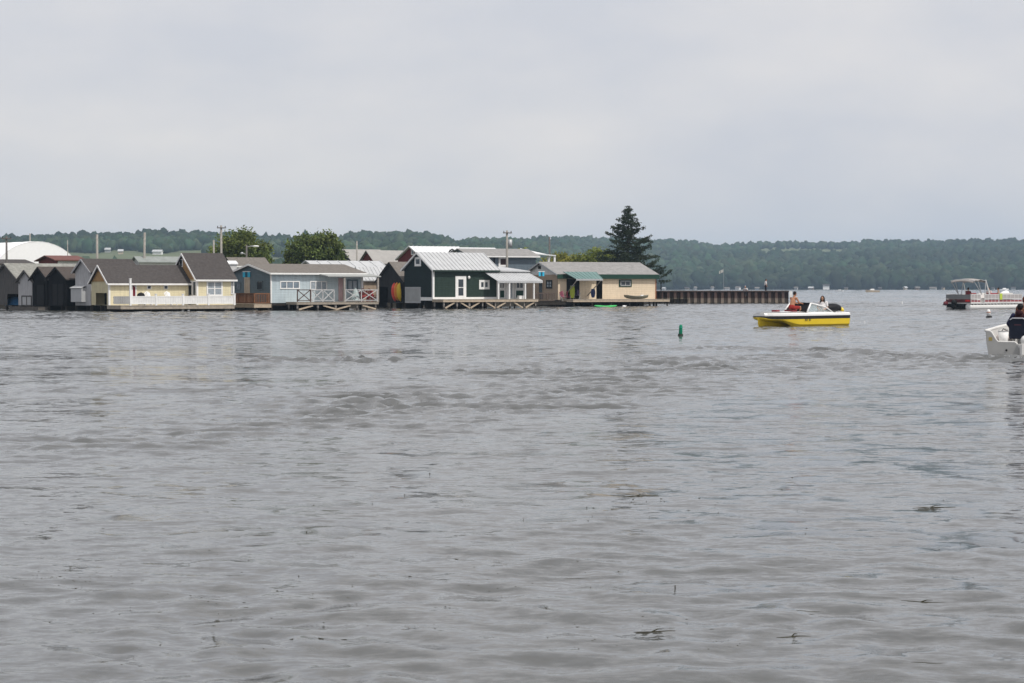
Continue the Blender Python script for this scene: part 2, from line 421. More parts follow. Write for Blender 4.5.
# the long deck before both yellow cottages, its white fence and chairs
dx1 = Fh.sx(235, -2.9)
dk = Fh.deck('deck', 'long low wooden deck in front of the two yellow cottages', -.2, dx1, -2.9, -.02, .50, WOOD, WOODD, 2.4, edge=.24, cat='deck')
fe = empty('picket_fence', 'white board fence along the front of the yellow cottages deck', 'fence', (Fh.X, Fh.Y, .50), R(33))
px_posts = [130.5, 156, 183, 208.5, 234.5]
xs = [Fh.sx(p, -2.8) for p in px_posts]
for i, x in enumerate(xs):
    b = MB(); t = .86
    if i == 0: t = Z(279, 157) - .50
    b.box(x - .07, -2.87, 0, x + .07, -2.73, t); b.box(x - .09, -2.89, t, x + .09, -2.71, t + .05); b.build('post', WHITE, fe)
for a, c in zip(xs, xs[1:]):
    b = MB(); n = max(2, round((c - a - .16) / .145)); w = (c - a - .16) / n
    for k in range(n):
        b.box(a + .08 + k * w + .006, -2.815, .16, a + .08 + (k + 1) * w - .006, -2.785, .66)
    b.box(a + .075, -2.83, .66, c - .075, -2.77, .73); b.box(a + .075, -2.83, .1, c - .075, -2.77, .16); b.build('fence_panel', WHITE, fe)
gp = MB(); gx0, gx1 = Fh.sx(113.5, -2.8), xs[0] - .1
n = 7
for k in range(n):
    w = (gx1 - gx0) / n; gp.box(gx0 + k * w + .008, -2.815, .12, gx0 + (k + 1) * w - .008, -2.785, .72)
gp.box(gx0, -2.782, .58, gx1, -2.75, .66); gp.box(gx0, -2.782, .2, gx1, -2.75, .28)
gp = gp.build('fence_panel', mat('unpainted_grey_board', (.34, .34, .34), .8, .12), fe); gp['label'] = 'unpainted grey panel at the left end'

def deck_chair(label, frame, loc, rz, m, group=None):
    r = empty('deck_chair', label, 'chair', loc, rz, group)
    b = MB()
    for k in range(5): b.bar((-.24 + k * .12, .22, .36), (-.3 + k * .15, .5, 1.12 - abs(k - 2) * .06), .10, .03)
    b.build('backrest', m, r)
    b = MB(); b.bar((0, -.3, .40), (0, .24, .34), .54, .04); b.build('seat', m, r)
    for sx in (-1, 1):
        b = MB(); b.bar((sx * .32, -.32, .56), (sx * .32, .3, .54), .12, .035); b.build('arm_rest', m, r)
        b = MB(); b.bar((sx * .29, -.3, 0), (sx * .29, -.3, .55), .08, .05); b.build('leg', m, r)
        b = MB(); b.bar((sx * .29, .34, 0), (sx * .29, .22, .54), .08, .05); b.build('leg', m, r)
    return r
def on_deck(H, px, y, z):
    x = H.sx(px, y); return (H.X + x * H.c - y * H.s, H.Y + x * H.s + y * H.c, z)
deck_chair('white slat chair in front of the left small window of the low yellow cottage', 0, on_deck(Fh, 151.5, -1.0, .50), R(60), WHITE, 'white chairs on the yellow cottages deck')
deck_chair('white slat chair in front of the right small window of the low yellow cottage', 0, on_deck(Fh, 171.5, -1.3, .50), R(60), WHITE, 'white chairs on the yellow cottages deck')
r = empty('barbecue_grill', 'black kettle grill beside the maroon door of the low yellow cottage', 'grill', on_deck(Fh, 141, -.9, .50))
b = MB(); b.ell((0, 0, .72), (.3, .3, .19), 14, 8); b.build('bowl', BLACK, r, True)
b = MB(); b.ell((0, 0, .78), (.31, .31, .22), 14, 8); b.tube([(-.06, 0, 1.0), (-.06, 0, 1.04), (.06, 0, 1.04), (.06, 0, 1.0)], .012, 6); b.build('lid', BLACK, r, True)
for k in range(3):
    t = k * 2.094; b = MB(); b.bar((.15 * math.cos(t), .15 * math.sin(t), .6), (.3 * math.cos(t), .3 * math.sin(t), 0), .03); b.build('leg', BLACK, r)

# ------------------------------------------------ blue cottage
Hh = House('cottage', 'light blue cottage with slate blue gable, brown roof and a covered porch', 'cottage', 271, 165.3, 232, 362.5, 273, 265, 36, .62)
Hh.walls(SKYB, SLATE).roof(SH_BROWN, .35, .25, fascia=WHITE, rake=WHITE).corner(WHITE, False, .08).piles()
Hh.opening('window', 'gable', 236, 281.5, 241, 290, SLATE, GLASS, 1, 1, .06)
Hh.opening('window', 'gable', 257, 281, 263, 290, SLATE, GLASS, 1, 1, .06)
d_ = Hh.opening('door', 'gable', 244.8, 277, 250.2, 303, mat('cream_door', (.48, .42, .34), .6), mat('cream_door_panel', (.42, .36, .28), .6), 1, 2, .16)
Hh.opening('window', 'side', 280, 281, 299.7, 289, WHITE, mat('half_curtained_glass', (.16, .20, .24), .12, .5, 1.2, spec=.5), 3, 1, .085)
Hh.opening('window', 'side', 310, 281, 327, 290, WHITE, CURTAIN, 3, 1, .08)
Hh.opening('door', 'side', 338.5, 278, 343.6, 301, mat('pink_door', (.55, .38, .38), .6), mat('pink_panel', (.52, .36, .36), .6), 1, 1, .12, handle=True)
Hh.opening('window', 'side', 347, 279.5, 358, 291, SLATE, CURTAIN, 2, 1, .12)
pr = MB(); pz = Z(276.2, 167); xa, xb = Hh.sx(326, -1.4), Hh.sx(379, -1.4)
pr.add([(xa, -1.75, pz - .06), (xb, -1.75, pz - .06), (xb, .02, pz + .16), (xa, .02, pz + .16), (xa, -1.75, pz + .02), (xb, -1.75, pz + .02), (xb, .02, pz + .24), (xa, .02, pz + .24)],
       [(3, 2, 1, 0), (4, 5, 6, 7), (0, 1, 5, 4), (1, 2, 6, 5), (2, 3, 7, 6), (3, 0, 4, 7)])
pr.build('porch_roof', mat('grey_flat_roofing', (.33, .34, .33), .8), Hh.root)
for px, m in ((344.3, POSTW), (377.8, POSTW), (362, WHITE)):
    x = Hh.sx(px, -1.6 if px != 362 else -.3); y = -1.6 if px != 362 else -.3
    b = MB(); b.box(x - .08, y - .08, .70, x + .08, y + .08, pz - .05); b.build('porch_post', m, Hh.root)
xd0, xd1 = Hh.sx(296.5, -1.8), Hh.sx(379, -1.8)
dk2 = Hh.deck('deck', 'raised wooden porch deck along the front of the light blue cottage', xd0, xd1, -1.8, -.04, .70, WOOD, POSTW, 2.2, True, edge=.16, cat='deck')
zt = .70
RAILW = mat('worn_white_rail', (.50, .50, .50), .7, .2, 5)
rail_x(dk2, Hh.sx(297.5, -1.7), Hh.sx(310.5, -1.7), -1.7, zt + .12, zt + 1.0, 1, mat('dark_brown_rail', (.09, .055, .045), .8, .2), name='railing')
rail_x(dk2, Hh.sx(311.5, -1.7), Hh.sx(334, -1.7), -1.7, zt + .12, zt + 1.0, 2, RAILW)
rail_x(dk2, Hh.sx(345.5, -1.7), Hh.sx(377, -1.7), -1.7, zt + .12, zt + 1.0, 2, RAILW)
dk3 = Hh.deck('deck', 'small wooden side deck with brown railing under the slate blue gable', -1.7, -.04, -.2, Hh.W - .4, .55, WOODL, POSTW, 1.6, edge=.26, cat='deck')
rail_bal(dk3, lambda u, z: (-1.62, u, z), -.1, Hh.W - .6, .55 + .08, .55 + .84, RAILBR)
rail_bal(dk3, lambda u, z: (u, -.12, z), -1.6, -.2, .55 + .08, .55 + .84, RAILBR)
CYAN = mat('turquoise_cloth', (.05, .42, .62), .8)
def banner(label, H, face, px0, py0, px1, py1, off):
    a, z0, bb, z1 = H.rect(face, px0, py0, px1, py1)
    P = (lambda u, w, z: (u, -w, z)) if face == 'side' else (lambda u, w, z: (-w, u, z))
    r = empty('banner', label, 'banner', (H.X, H.Y, 0), R(H.theta))
    w = (bb - a) / 3
    for k, m in enumerate((CYAN, mat('dark_teal_cloth', (.02, .09, .14), .8), CYAN)):
        b = MB(); b.box(*P(a + k * w + .001, off, z0), *P(a + (k + 1) * w - .001, off + .03, z1)); b.build('stripe', m, r)
    b = MB(); b.bar(P(a - .05, off + .015, z1 + .03), P(bb + .05, off + .015, z1 + .03), .05); b.build('pole', WHITE, r)
banner('turquoise striped banner over the door of the slate blue gable', Hh, 'gable', 243.8, 272, 251, 277.2, .06)
# things on the porch
r = empty('patio_umbrella', 'folded pale patio umbrella standing behind the cross-braced porch railing', 'umbrella', on_deck(Hh, 355, -1.0, .70))
b = MB(); b.tube([(0, 0, .0), (0, 0, 1.25)], .025, 8); b.build('pole', WHITE, r)
b = MB(); b.tube([(0, 0, .1), (0, 0, .15), (.02, 0, .5), (.03, .01, .85), (.01, 0, 1.15), (0, 0, 1.2)], [.02, .42, .33, .22, .09, .02], 9); b.build('canopy', mat('pale_mint_cloth', (.42, .50, .50), .8, .15), r)
b = MB(); b.tube([(0, 0, 0), (0, 0, .06)], [.28, .24], 12); b.build('base', CONCRETE, r)
RED = mat('red_plastic', (.26, .025, .028), .5, .1)
deck_chair('red slat chair nearest the white post of the blue cottage porch', 0, on_deck(Hh, 364.5, -1.0, .70), R(20), RED, 'red chairs on the blue cottage porch')
deck_chair('red slat chair by the right end post of the blue cottage porch', 0, on_deck(Hh, 372.5, -1.0, .70), R(40), RED, 'red chairs on the blue cottage porch')

# ------------------------------------------------ dark boathouse with kayaks
Ih = House('boathouse', 'dark grey boathouse with kayaks hung on its gable beside the green cottage', 'boathouse', 403.5, 181.6, 377.5, 432, 281, 263, 35, .5)
Ih.walls(DARKW, DARKW, gopen=[(379, 287, 388, 306)]).roof(SH_BROWN, .2, .15, rake=DARKW).piles()
def kayak(label, col, loc, rot, L=2.6, w=.34, group=None, name='kayak'):
    m = mat('kayak_' + name + '_%d_%d_%d' % tuple(int(c * 99) for c in col), col, .4, .12, 3)
    r = empty(name, label, 'kayak', loc, 0, group); r.rotation_euler = rot
    b = MB(); pts = []; n = 14
    for i in range(n + 1):
        t = i / n; x = (t - .5) * L; s_ = math.sin(math.pi * t) ** .6 if 0 < t < 1 else .02
        pts.append((x, s_))
    k = 12; vs = []
    for x, s_ in pts:
        for j in range(k):
            a = 2 * math.pi * j / k
            vs.append((x, math.cos(a) * w * s_, math.sin(a) * .17 * s_ ** .7 + .22 * (abs(x) / L * 2) ** 3 * .6))
    fs = [(i * k + j, i * k + (j + 1) % k, (i + 1) * k + (j + 1) % k, (i + 1) * k + j) for i in range(n) for j in range(k)]
    fs += [tuple(reversed(range(k))), tuple(range(n * k, n * k + k))]
    b.add(vs, fs); b.build('hull', m, r, True)
    b = MB(); pts = [(math.cos(a) * .42, math.sin(a) * w * .62, .17) for a in [2 * math.pi * i / 20 for i in range(21)]]
    b.tube(pts, .025, 6); b.ell((0, 0, .145), (.40, w * .58, .03), 16, 6); b.build('cockpit', BLACK, r, True)
    return r
gx = Ih.root.matrix_basis
for px, col, lab, dy in ((396.0, (.62, .07, .05), 'red kayak hung upright on the dark boathouse gable', .0), (398.6, (.62, .22, .045), 'orange kayak hung upright between the red and the yellow one', .04),
                         (401.2, (.62, .43, .04), 'yellow kayak hung upright beside the corner of the green cottage', .0)):
    v = Ih.gy(px); d = Ih.dep(0, v); zc = (Z(283.5, d) + Z(301, d)) / 2
    p = (Ih.X - v * Ih.s - .24 * Ih.c, Ih.Y + v * Ih.c - .24 * Ih.s, zc + dy)
    kayak(lab, col, p, (0, R(90 - 4), R(35)), 1.75, .33, 'kayaks hung on the dark boathouse')

# ------------------------------------------------ green cottage
Jh = House('cottage', 'dark green cottage with standing seam light metal roof and white trim', 'cottage', 433, 177.5, 404.3, 496.5, 269, 253.3, 35, .78)
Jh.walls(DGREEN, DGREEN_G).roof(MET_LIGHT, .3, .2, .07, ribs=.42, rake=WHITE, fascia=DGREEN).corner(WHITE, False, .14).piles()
Jh.opening('window', 'gable', 415, 257, 421.3, 266.3, WHITE, GLASS, 1, 1, .2)
gd = Jh.opening('garage_door', 'gable', 405.5, 287, 421, 303, GREYPANEL, mat('pale_door_panel', (.36, .37, .37), .6), 1, 1, .14)
Jh.opening('door', 'side', 455.3, 276, 466, 299, WHITE, GLASS, 1, 2, .3, handle=True)
Jh.opening('window', 'side', 479, 280, 489.3, 289.3, WHITE, GLASS, 2, 1, .2)
b = MB(); b.box(-.05, -.06, .74, Jh.L, -.034, 1.04); b.box(-.06, -.034, .74, -.034, Jh.gy(421), 1.04); b.build('base_board', WHITE, Jh.root)
lx = Jh.sx(468.3); b = MB(); b.ell((lx, -.12, Z(277.5, 180)), (.12, .12, .14), 10, 8); b.build('porch_light', WHITE, Jh.root, True)
# annex
ax0, ax1 = Jh.L + .02, Jh.sx(526.5); az = Z(271.5, 183); aW = 4.0
b = MB(); b.box(ax0, 0, .78, ax1, aW, az); b.build('annex_wall', WHITE_S, Jh.root)
b = MB()
b.add([(ax0 - .01, -.25, az - .02), (ax1 + .25, -.25, az - .05), (ax1 + .25, aW, az + .35), (ax0 - .01, aW, az + .5), (ax0 - .01, -.25, az + .10), (ax1 + .25, -.25, az + .05), (ax1 + .25, aW, az + .45), (ax0 - .01, aW, az + .6)],
      [(3, 2, 1, 0), (4, 5, 6, 7), (0, 1, 5, 4), (1, 2, 6, 5), (2, 3, 7, 6), (3, 0, 4, 7)]); b.build('annex_roof', MET_LIGHT, Jh.root)
for p in ((499, 281, 504.5, 289), (515.5, 281, 523.5, 289)): Jh.opening('window', 'side', *p, WHITE, GLASS, 2, 1, .1)
for p in ((499, 289.6, 504.8, 298.5), (515, 289.6, 523.8, 298.5)): Jh.opening('lower_panel', 'side', *p, WHITE, GREENTRIM, 1, 1, .08)
Jh.opening('door', 'side', 506.5, 279.5, 513.5, 299.5, WHITE, CURTAIN, 2, 1, .16, handle=True)
# awning with scalloped metal sheets
b = MB(); wx0, wx1 = Jh.sx(484.5, 0), Jh.sx(534, -1.0); w2 = Jh.sx(542.5, -1.7); w3 = Jh.sx(497.5, -1.7)
zt0, zt1 = Z(272.5, 182), Z(281, 182)
n = 30
for i in range(n):
    t0, t1 = i / n, (i + 1) / n; h = .03 if i % 2 else 0
    p = [(wx0 + (wx1 - wx0) * t0, -.03, zt0 + h), (wx0 + (wx1 - wx0) * t1, -.03, zt0 + h), (w3 + (w2 - w3) * t1, -1.75, zt1 + h), (w3 + (w2 - w3) * t0, -1.75, zt1 + h)]
    b.add(p + [(x, y, z - .03) for x, y, z in p], [(3, 2, 1, 0), (4, 5, 6, 7), (0, 1, 5, 4), (1, 2, 6, 5), (2, 3, 7, 6), (3, 0, 4, 7)])
    q = [p[3], p[2], (p[2][0], -1.75, zt1 - .12), ((p[2][0] + p[3][0]) / 2, -1.75, zt1 - .17), (p[3][0], -1.75, zt1 - .12)]
    b.add([(x, y - .002, z - .031) for x, y, z in q], [(0, 1, 2, 3, 4)])
b.build('awning', MET_LIGHT, Jh.root)
xj1 = Jh.sx(538.5, -1.9)
for px in (498.3, 509.2, 525, 533.8):
    x = Jh.sx(px, -1.65); b = MB(); b.box(x - .06, -1.71, .86, x + .06, -1.59, zt1 - .035); b.build('awning_post', WHITE, Jh.root)
dk4 = Jh.deck('deck', 'raised wooden deck on braced posts in front of the green cottage', -.15, xj1, -1.9, -.065, .86, WOOD, POSTW, 1.5, True, edge=.2, cat='deck', medge=WOODL)
banner('small blue and white banner hanging from the awning right of the green cottage', Jh, 'side', 531, 272, 536.5, 276.2, 1.2)
b = MB(); 
r = empty('cooler_box', 'white cooler box on the deck under the green cottage awning', 'cooler', on_deck(Jh, 520.5, -1.2, .86), R(35))
b = MB(); b.box(-.24, -.16, 0, .24, .16, .24); b.build('body', WHITE, r)
b = MB(); b.box(-.25, -.17, .243, .25, .17, .30); b.build('lid', WHITE, r)

# ------------------------------------------------ peach tan cottage at the end of the row
Mh = House('cottage', 'long peach tan cottage with grey roof and teal awning ending the row at right', 'cottage', 558, 196, 525, 655.5, 274.3, 263, 27, .68)
Mh.walls(TAN, TAN_G, WHITE_S, 274.5, sopen=[(596.3, 280, 602.3, 299), (566.5, 279, 579.5, 299)]).roof(SH_GREY, .3, .25, fascia=GREENTRIM, rake=GREYPANEL, fh=.42).piles()
b = MB(); b.box(Mh.L - .02, -.05, .68, Mh.L + .06, .16, Mh.ze - .3); b.build('corner_board', BROWNTRIM, Mh.root)
Mh.opening('window', 'gable', 546.3, 280, 552.3, 288.5, BLACK, CURTAIN, 2, 2, .16)
Mh.opening('door', 'gable', 538.8, 280, 543.2, 300, TAN_G, GLASS, 1, 1, .08)
Mh.opening('vent', 'gable', 538.5, 266, 541, 269, BLACK, BLACK, 1, 1, .06)
Mh.opening('window', 'side', 618.8, 279.6, 631.5, 286.8, GREENTRIM, BLACK, 1, 1, .13)
Mh.opening('window', 'side', 620.2, 280.7, 630.2, 285.8, GREYPANEL, GLASS, 2, 1, .07, .07)
b = MB(); zi = .70
b.box(Mh.sx(560), 1.4, zi, Mh.sx(606), 1.5, Mh.ze - .1); b.build('dark_backing', DARKW, Mh.root)
# teal awning on two slanted struts
b = MB(); u0, u1, u2, u3 = Mh.sx(561.5), Mh.sx(594), Mh.sx(576, -1.9), Mh.sx(602.3, -1.9)
z0, z1 = Z(272.4, 197), Z(279.6, 197)
p = [(u0, -.36, z0), (u1, -.36, z0), (u3, -1.95, z1), (u2, -1.95, z1)]
b.add([(x, y, z + .05) for x, y, z in p] + p, [(3, 2, 1, 0), (4, 5, 6, 7), (0, 1, 5, 4), (1, 2, 6, 5), (2, 3, 7, 6), (3, 0, 4, 7)])
for i in range(9):
    t = i / 8; b.bar((u0 + (u1 - u0) * t, -.36, z0 + .06), (u2 + (u3 - u2) * t, -1.95, z1 + .06), .05, .04)
aw = b.build('awning', MET_TEAL, Mh.root)
b = MB(); b.box(u2 - .02, -1.99, z1 - .1, u3 + .02, -1.955, z1 + .06); b.build('valance', GREYPANEL, aw)
for a, c in ((Mh.sx(587), u3 - .1), (Mh.sx(565), u2 + .1)):
    b = MB(); b.bar((a, -.08, 1.1), (c, -1.9, z1 - .06), .07); b.build('awning_strut', POSTW, Mh.root)
ma0, ma1 = Mh.sx(560, -.4), Mh.sx(669, -2.3)
dk5 = Mh.deck('deck', 'wide wooden deck with dark posts in front of the peach tan cottage', Mh.sx(573, -2.5), ma1, -2.5, -.06, .74, WOOD, WOODD, 2.2, edge=.2, cat='deck', medge=WOODL)
dk6 = Mh.deck('deck', 'dark low deck at the corner between the green and the peach tan cottages', -3.2, Mh.sx(572.5, -1.0), -1.2, -.06, .56, WOODD, WOODD, 1.8, edge=.3, cat='deck')
rail_bal(dk6, lambda u, z: (u, -1.12, z), -3.1, -1.0, 0.64, 1.35, mat('dull_brown_rail', (.12, .09, .075), .8))
def folding_chair(label, loc, rz, m, group):
    r = empty('folding_chair', label, 'chair', loc, rz, group)
    b = MB(); b.bar((0, .2, .42), (0, .36, .95), .5, .03); b.build('backrest', m, r)
    b = MB(); b.bar((0, -.22, .42), (0, .2, .38), .5, .03); b.build('seat', m, r)
    for sx in (-1, 1):
        b = MB(); b.bar((sx * .27, -.25, 0), (sx * .27, .3, .66), .03); b.bar((sx * .27, .28, 0), (sx * .27, -.22, .46), .03); b.build('leg', GALV, r)
    return r
folding_chair('pink folding chair at the left end of the tan cottage porch', on_deck(Mh, 563.5, -.6, .56), R(40), mat('pink_cloth', (.55, .18, .24), .8), 'folding chairs on the tan cottage porch')
folding_chair('dark red folding chair before the dark porch opening', on_deck(Mh, 567.5, -.7, .56), R(10), mat('dark_red_cloth', (.25, .03, .06), .8), 'folding chairs on the tan cottage porch')
folding_chair('purple folding chair right of the hanging green towel', on_deck(Mh, 577, -.8, .74), R(-20), mat('purple_cloth', (.07, .05, .12), .8), 'folding chairs on the tan cottage porch')
def cloth(name, label, cat, H, px0, px1, y, z0, z1, m, peg=True):
    a, c = H.sx(px0, y), H.sx(px1, y)
    r = empty(name, label, cat, (H.X, H.Y, 0), R(H.theta))
    n = 9; vs = []
    for j in range(7):
        t = j / 6
        for i in range(n):
            s_ = i / (n - 1); w = .5 + .5 * math.sin(t * 2.6 + .6)
            vs.append((a + (c - a) * (.5 + (s_ - .5) * w), y + .05 * math.sin(s_ * 9 + t * 2), z1 + (z0 - z1) * t))
    b = MB(); fr = [(j * n + i, j * n + i + 1, (j + 1) * n + i + 1, (j + 1) * n + i) for j in range(6) for i in range(n - 1)]
    b.add(vs, fr); b.add([(x, q + .03, z) for x, q, z in vs], [tuple(reversed(f)) for f in fr]); b.build('fabric', m, r, True)
    b = MB(); b.bar((a, y, z1 + .02), (c, y, z1 + .02), .03); b.build('hanger', GALV, r)
cloth('beach_towel', 'lime green towel hanging under the teal awning', 'towel', Mh, 570, 574.8, -.9, Z(298, 197), Z(286, 197), mat('lime_cloth', (.30, .36, .05), .85, .2))
cloth('jacket', 'dark blue jacket hanging from the awning strut by the dark doorway', 'jacket', Mh, 591, 595.2, -.95, Z(297.5, 198), Z(289, 198), mat('dark_blue_cloth', (.03, .045, .12), .85, .3))
# rowing boat lying on the deck
r = empty('rowing_boat', 'grey green rowing boat lying on the tan cottage deck', 'boat', on_deck(Mh, 636.5, -1.3, .74), R(27))
b = MB(); n, k = 12, 9; vs = []
for i in range(n + 1):
    t = i / n; x = (t - .5) * 2.55; w = .5 * (math.sin(math.pi * min(.98, t * .8 + .16)) ** .7); h = .30 + .12 * abs(t - .5) ** 2 * 4
    for j in range(k):
        a = math.pi * j / (k - 1); vs.append((x, math.cos(a) * w, h - math.sin(a) ** .6 * (h - .02 - .15 * abs(2 * t - 1) ** 4)))
b.add(vs, [(i * k + j, i * k + j + 1, (i + 1) * k + j + 1, (i + 1) * k + j) for i in range(n) for j in range(k - 1)])
b.add([vs[i] for i in range(k)], [tuple(range(k))]); b.add([vs[n * k + i] for i in range(k)], [tuple(range(k))])
b.build('hull', mat('grey_green_boat', (.16, .16, .12), .6, .2, 3), r, True)
for y in (0, 1):
    b = MB(); b.tube([vs[i * k + (k - 1) * y] for i in range(n + 1)], .03, 6); b.build('gunwale', mat('pale_boat_rim', (.30, .29, .24), .6), r)
b = MB(); b.box(-.15, -.42, .26, .12, .42, .30); b.build('thwart', WOOD, r)
r = empty('bucket', 'white bucket inside the rowing boat on the deck', 'bucket', on_deck(Mh, 641.8, -1.25, .87))
b = MB(); b.tube([(0, 0, 0), (0, 0, .3)], [.13, .16], 14); b.build('body', WHITE, r, True)
b = MB(); b.tube([(math.cos(a) * .16, 0, .3 + math.sin(a) * .12) for a in [math.pi * i / 8 for i in range(9)]], .008, 5); b.build('handle', GALV, r)
Yk = YW(307.4)
kayak('bright green kayak floating below the tan cottage deck', (.06, .42, .12), (*XY(605.5, Yk - 1.1), .06), (0, 0, R(14)), 2.3, .36, name='kayak')
r = empty('float', 'white plastic float in the water right of the green kayak', 'float', (*XY(624, Yk - .8), .06), R(20))
b = MB(); b.ell((0, 0, .04), (.2, .12, .11), 12, 8); b.build('body', WHITE, r, True)
b = MB(); b.tube([(.16, 0, .08), (.25, 0, .1)], [.05, .04], 8); b.build('neck', WHITE, r, True)
# blue tarp in the open bay of the far-left boathouse
r = empty('covered_boat', 'small boat under a bright blue tarp in the far left boathouse', 'boat', (*XY(14.6, 171.6), .0), R(-35))
b = MB(); b.ell((0, 0, .36), (.95, .56, .32), 14, 8); b.build('hull', WHITE, r, True)
b = MB()
n, k = 16, 7; vs = []
for i in range(n):
    a = 2 * math.pi * i / n
    for j in range(k):
        t = j / (k - 1); rr = .1 + .92 * t ** .7; vs.append((math.cos(a) * rr * 1.0 * (1 + .05 * math.sin(5 * a)), math.sin(a) * rr * .62, 1.12 - .75 * t ** 1.8 - .06 * math.cos(7 * a) * t))
b.add(vs, [(i * k + j, ((i + 1) % n) * k + j, ((i + 1) % n) * k + j + 1, i * k + j + 1) for i in range(n) for j in range(k - 1)])
b.add([vs[i * k] for i in range(n)], [tuple(range(n))])
b.build('tarp', mat('blue_tarp', (.06, .24, .52), .5, .2, 4), r)
# ================================================================== numpy meshes
def np_mesh(name, V, Fc, mats, parent=None, tint=None, smooth=False):
    V = np.asarray(V, np.float32); Fc = np.asarray(Fc, np.int32)
    me = bpy.data.meshes.new(name); n, k = Fc.shape
    me.vertices.add(len(V)); me.vertices.foreach_set('co', V.ravel())
    me.loops.add(n * k); me.loops.foreach_set('vertex_index', Fc.ravel())
    me.polygons.add(n); me.polygons.foreach_set('loop_start', np.arange(0, n * k, k, dtype=np.int32))
    me.polygons.foreach_set('loop_total', np.full(n, k, np.int32))
    if smooth: me.polygons.foreach_set('use_smooth', np.ones(n, bool))
    for m in (mats if isinstance(mats, (list, tuple)) else [mats]): me.materials.append(m)
    if tint is not None:
        a = me.attributes.new('tint', 'FLOAT_COLOR', 'POINT')
        a.data.foreach_set('color', np.concatenate([tint, np.ones((len(tint), 1))], 1).astype(np.float32).ravel())
    me.update(calc_edges=True)
    o = bpy.data.objects.new(name, me); COL.objects.link(o)
    if parent: o.parent = parent
    return o

LEAF = attr_mat('leaf_surface', .65, .25, .25)
FAR = attr_mat('far_foliage', .9, .05)
BARK = mat('bark', (.07, .055, .045), .9, .25, 6, .5, 12)

def leaf_quads(C, size, rg, up=.35):
    """one small bent leaf face pair per centre"""
    n = len(C)
    N = rg.normal(size=(n, 3)); N[:, 2] += up; N /= np.linalg.norm(N, axis=1)[:, None]
    A = np.cross(N, rg.normal(size=(n, 3))); A /= np.linalg.norm(A, axis=1)[:, None]; B = np.cross(N, A)
    s = (size * rg.uniform(.6, 1.4, n))[:, None]
    V = np.stack([C - A * s, C - B * s * .55 + N * s * .15, C + A * s, C + B * s * .55 + N * s * .15], 1).reshape(-1, 3)
    return V, np.arange(4 * n).reshape(n, 4)

def leafy(name, label, cat, px, Y, top_py, width_px, base_z, zg, lobes, n, leaf, col, group=None, seed=1, trunk=True):
    rg = np.random.default_rng(seed); X, _ = XY(px, Y); sc = Y / F; H = Z(top_py, Y) - zg; w = width_px * sc / 2
    r = empty(name, label, cat, (X, Y, zg), 0, group)
    C = []; T = []
    for (lx, lz, lr) in lobes:                       # lobes in fractions of half-width and height
        cen = np.array([lx * w, rg.uniform(-.3, .3) * w, base_z + (H - base_z) * lz])
        rad = np.array([lr * w, lr * w, lr * (H - base_z) * .55])
        nc = int(26 * lr * 2); D = rg.normal(size=(nc, 3)); D /= np.linalg.norm(D, axis=1)[:, None]
        clumps = cen + D * rad * rg.uniform(.35, .92, (nc, 1)) ** .6
        per = int(n * lr / sum(l[2] for l in lobes) / nc)
        for c in clumps:
            cr = rg.uniform(.16, .34) * w * lr * 1.6
            P = c + rg.normal(size=(per, 3)) * cr * np.array([.5, .5, .4])
            t = rg.uniform(.7, 1.35); hue = rg.uniform(-.012, .02)
            C.append(P); T.append(np.clip(np.array(col) * t + np.array([hue, hue * .4, 0]), .004, 1)[None].repeat(per, 0) * rg.uniform(.75, 1.25, (per, 1)))
    C = np.concatenate(C); T = np.concatenate(T); C[:, 2] = np.maximum(C[:, 2], .15)
    V, Q = leaf_quads(C, leaf, rg)
    np_mesh('crown', V, Q, LEAF, r, T.repeat(4, 0))
    if trunk:
        b = MB(); b.tube([(0, 0, -.2), (.03 * w, 0, base_z * .6), (0, .05, H * .55)], [.05 * w + .1, .04 * w + .06, .03], 8)
        for (lx, lz, lr) in lobes: b.tube([(0, 0, base_z * .7), (lx * w * .5, 0, base_z + (H - base_z) * lz * .5), (lx * w, 0, base_z + (H - base_z) * lz)], [.09, .06, .02], 6)
        b.build('trunk', BARK, r, True)
    return r

ZG = .55
leafy('deciduous_tree', 'round leafy green tree behind the street lamp and tall pole', 'tree', 240.5, 222, 229.5, 60, 1.6, ZG,
      [(-.45, .55, .55), (.1, .66, .6), (.55, .5, .5), (-.1, .3, .7), (.6, .25, .45), (-.65, .25, .4)], 20000, .16, (.12, .155, .036), seed=3)
leafy('deciduous_tree', 'broad two-lobed leafy green tree behind the light blue cottage roof', 'tree', 314, 220, 228.5, 62, 1.6, ZG,
      [(-.5, .5, .5), (-.12, .7, .5), (.42, .62, .52), (.65, .4, .42), (0, .3, .6), (-.75, .3, .36)], 20000, .16, (.112, .15, .036), seed=5)
shr = [(478, 255, 247.0, 26, 'olive green bush left of the metal roofed pole by the green cottage'), (497, 258, 248.0, 26, 'yellow green bush just left of the cross-armed pole'),
       (518, 262, 247.0, 22, 'small olive bush right of the cross-armed pole'), (556, 252, 249, 24, 'low yellow green bush under the white patio roof'), (569, 250, 248.5, 30, 'yellow green bush above the left end of the tan cottage roof'),
       (589, 246, 246.0, 34, 'large olive green bush between the yellow bush and the spruce'), (606, 248, 248.5, 24, 'dark olive bush at the left foot of the spruce')]
for i, (px, Y, ty, w, lab) in enumerate(shr):
    leafy('bush', lab, 'bush', px, Y, ty - 2, w + 12, .2, ZG, [(-.4, .5, .55), (.3, .6, .6), (.0, .4, .7)], 6000, .15,
          ((.16, .19, .03), (.20, .21, .03), (.15, .18, .035), (.22, .22, .03), (.23, .22, .03), (.16, .19, .03), (.10, .13, .03))[i], 'bushes behind the waterside cottages', 20 + i)

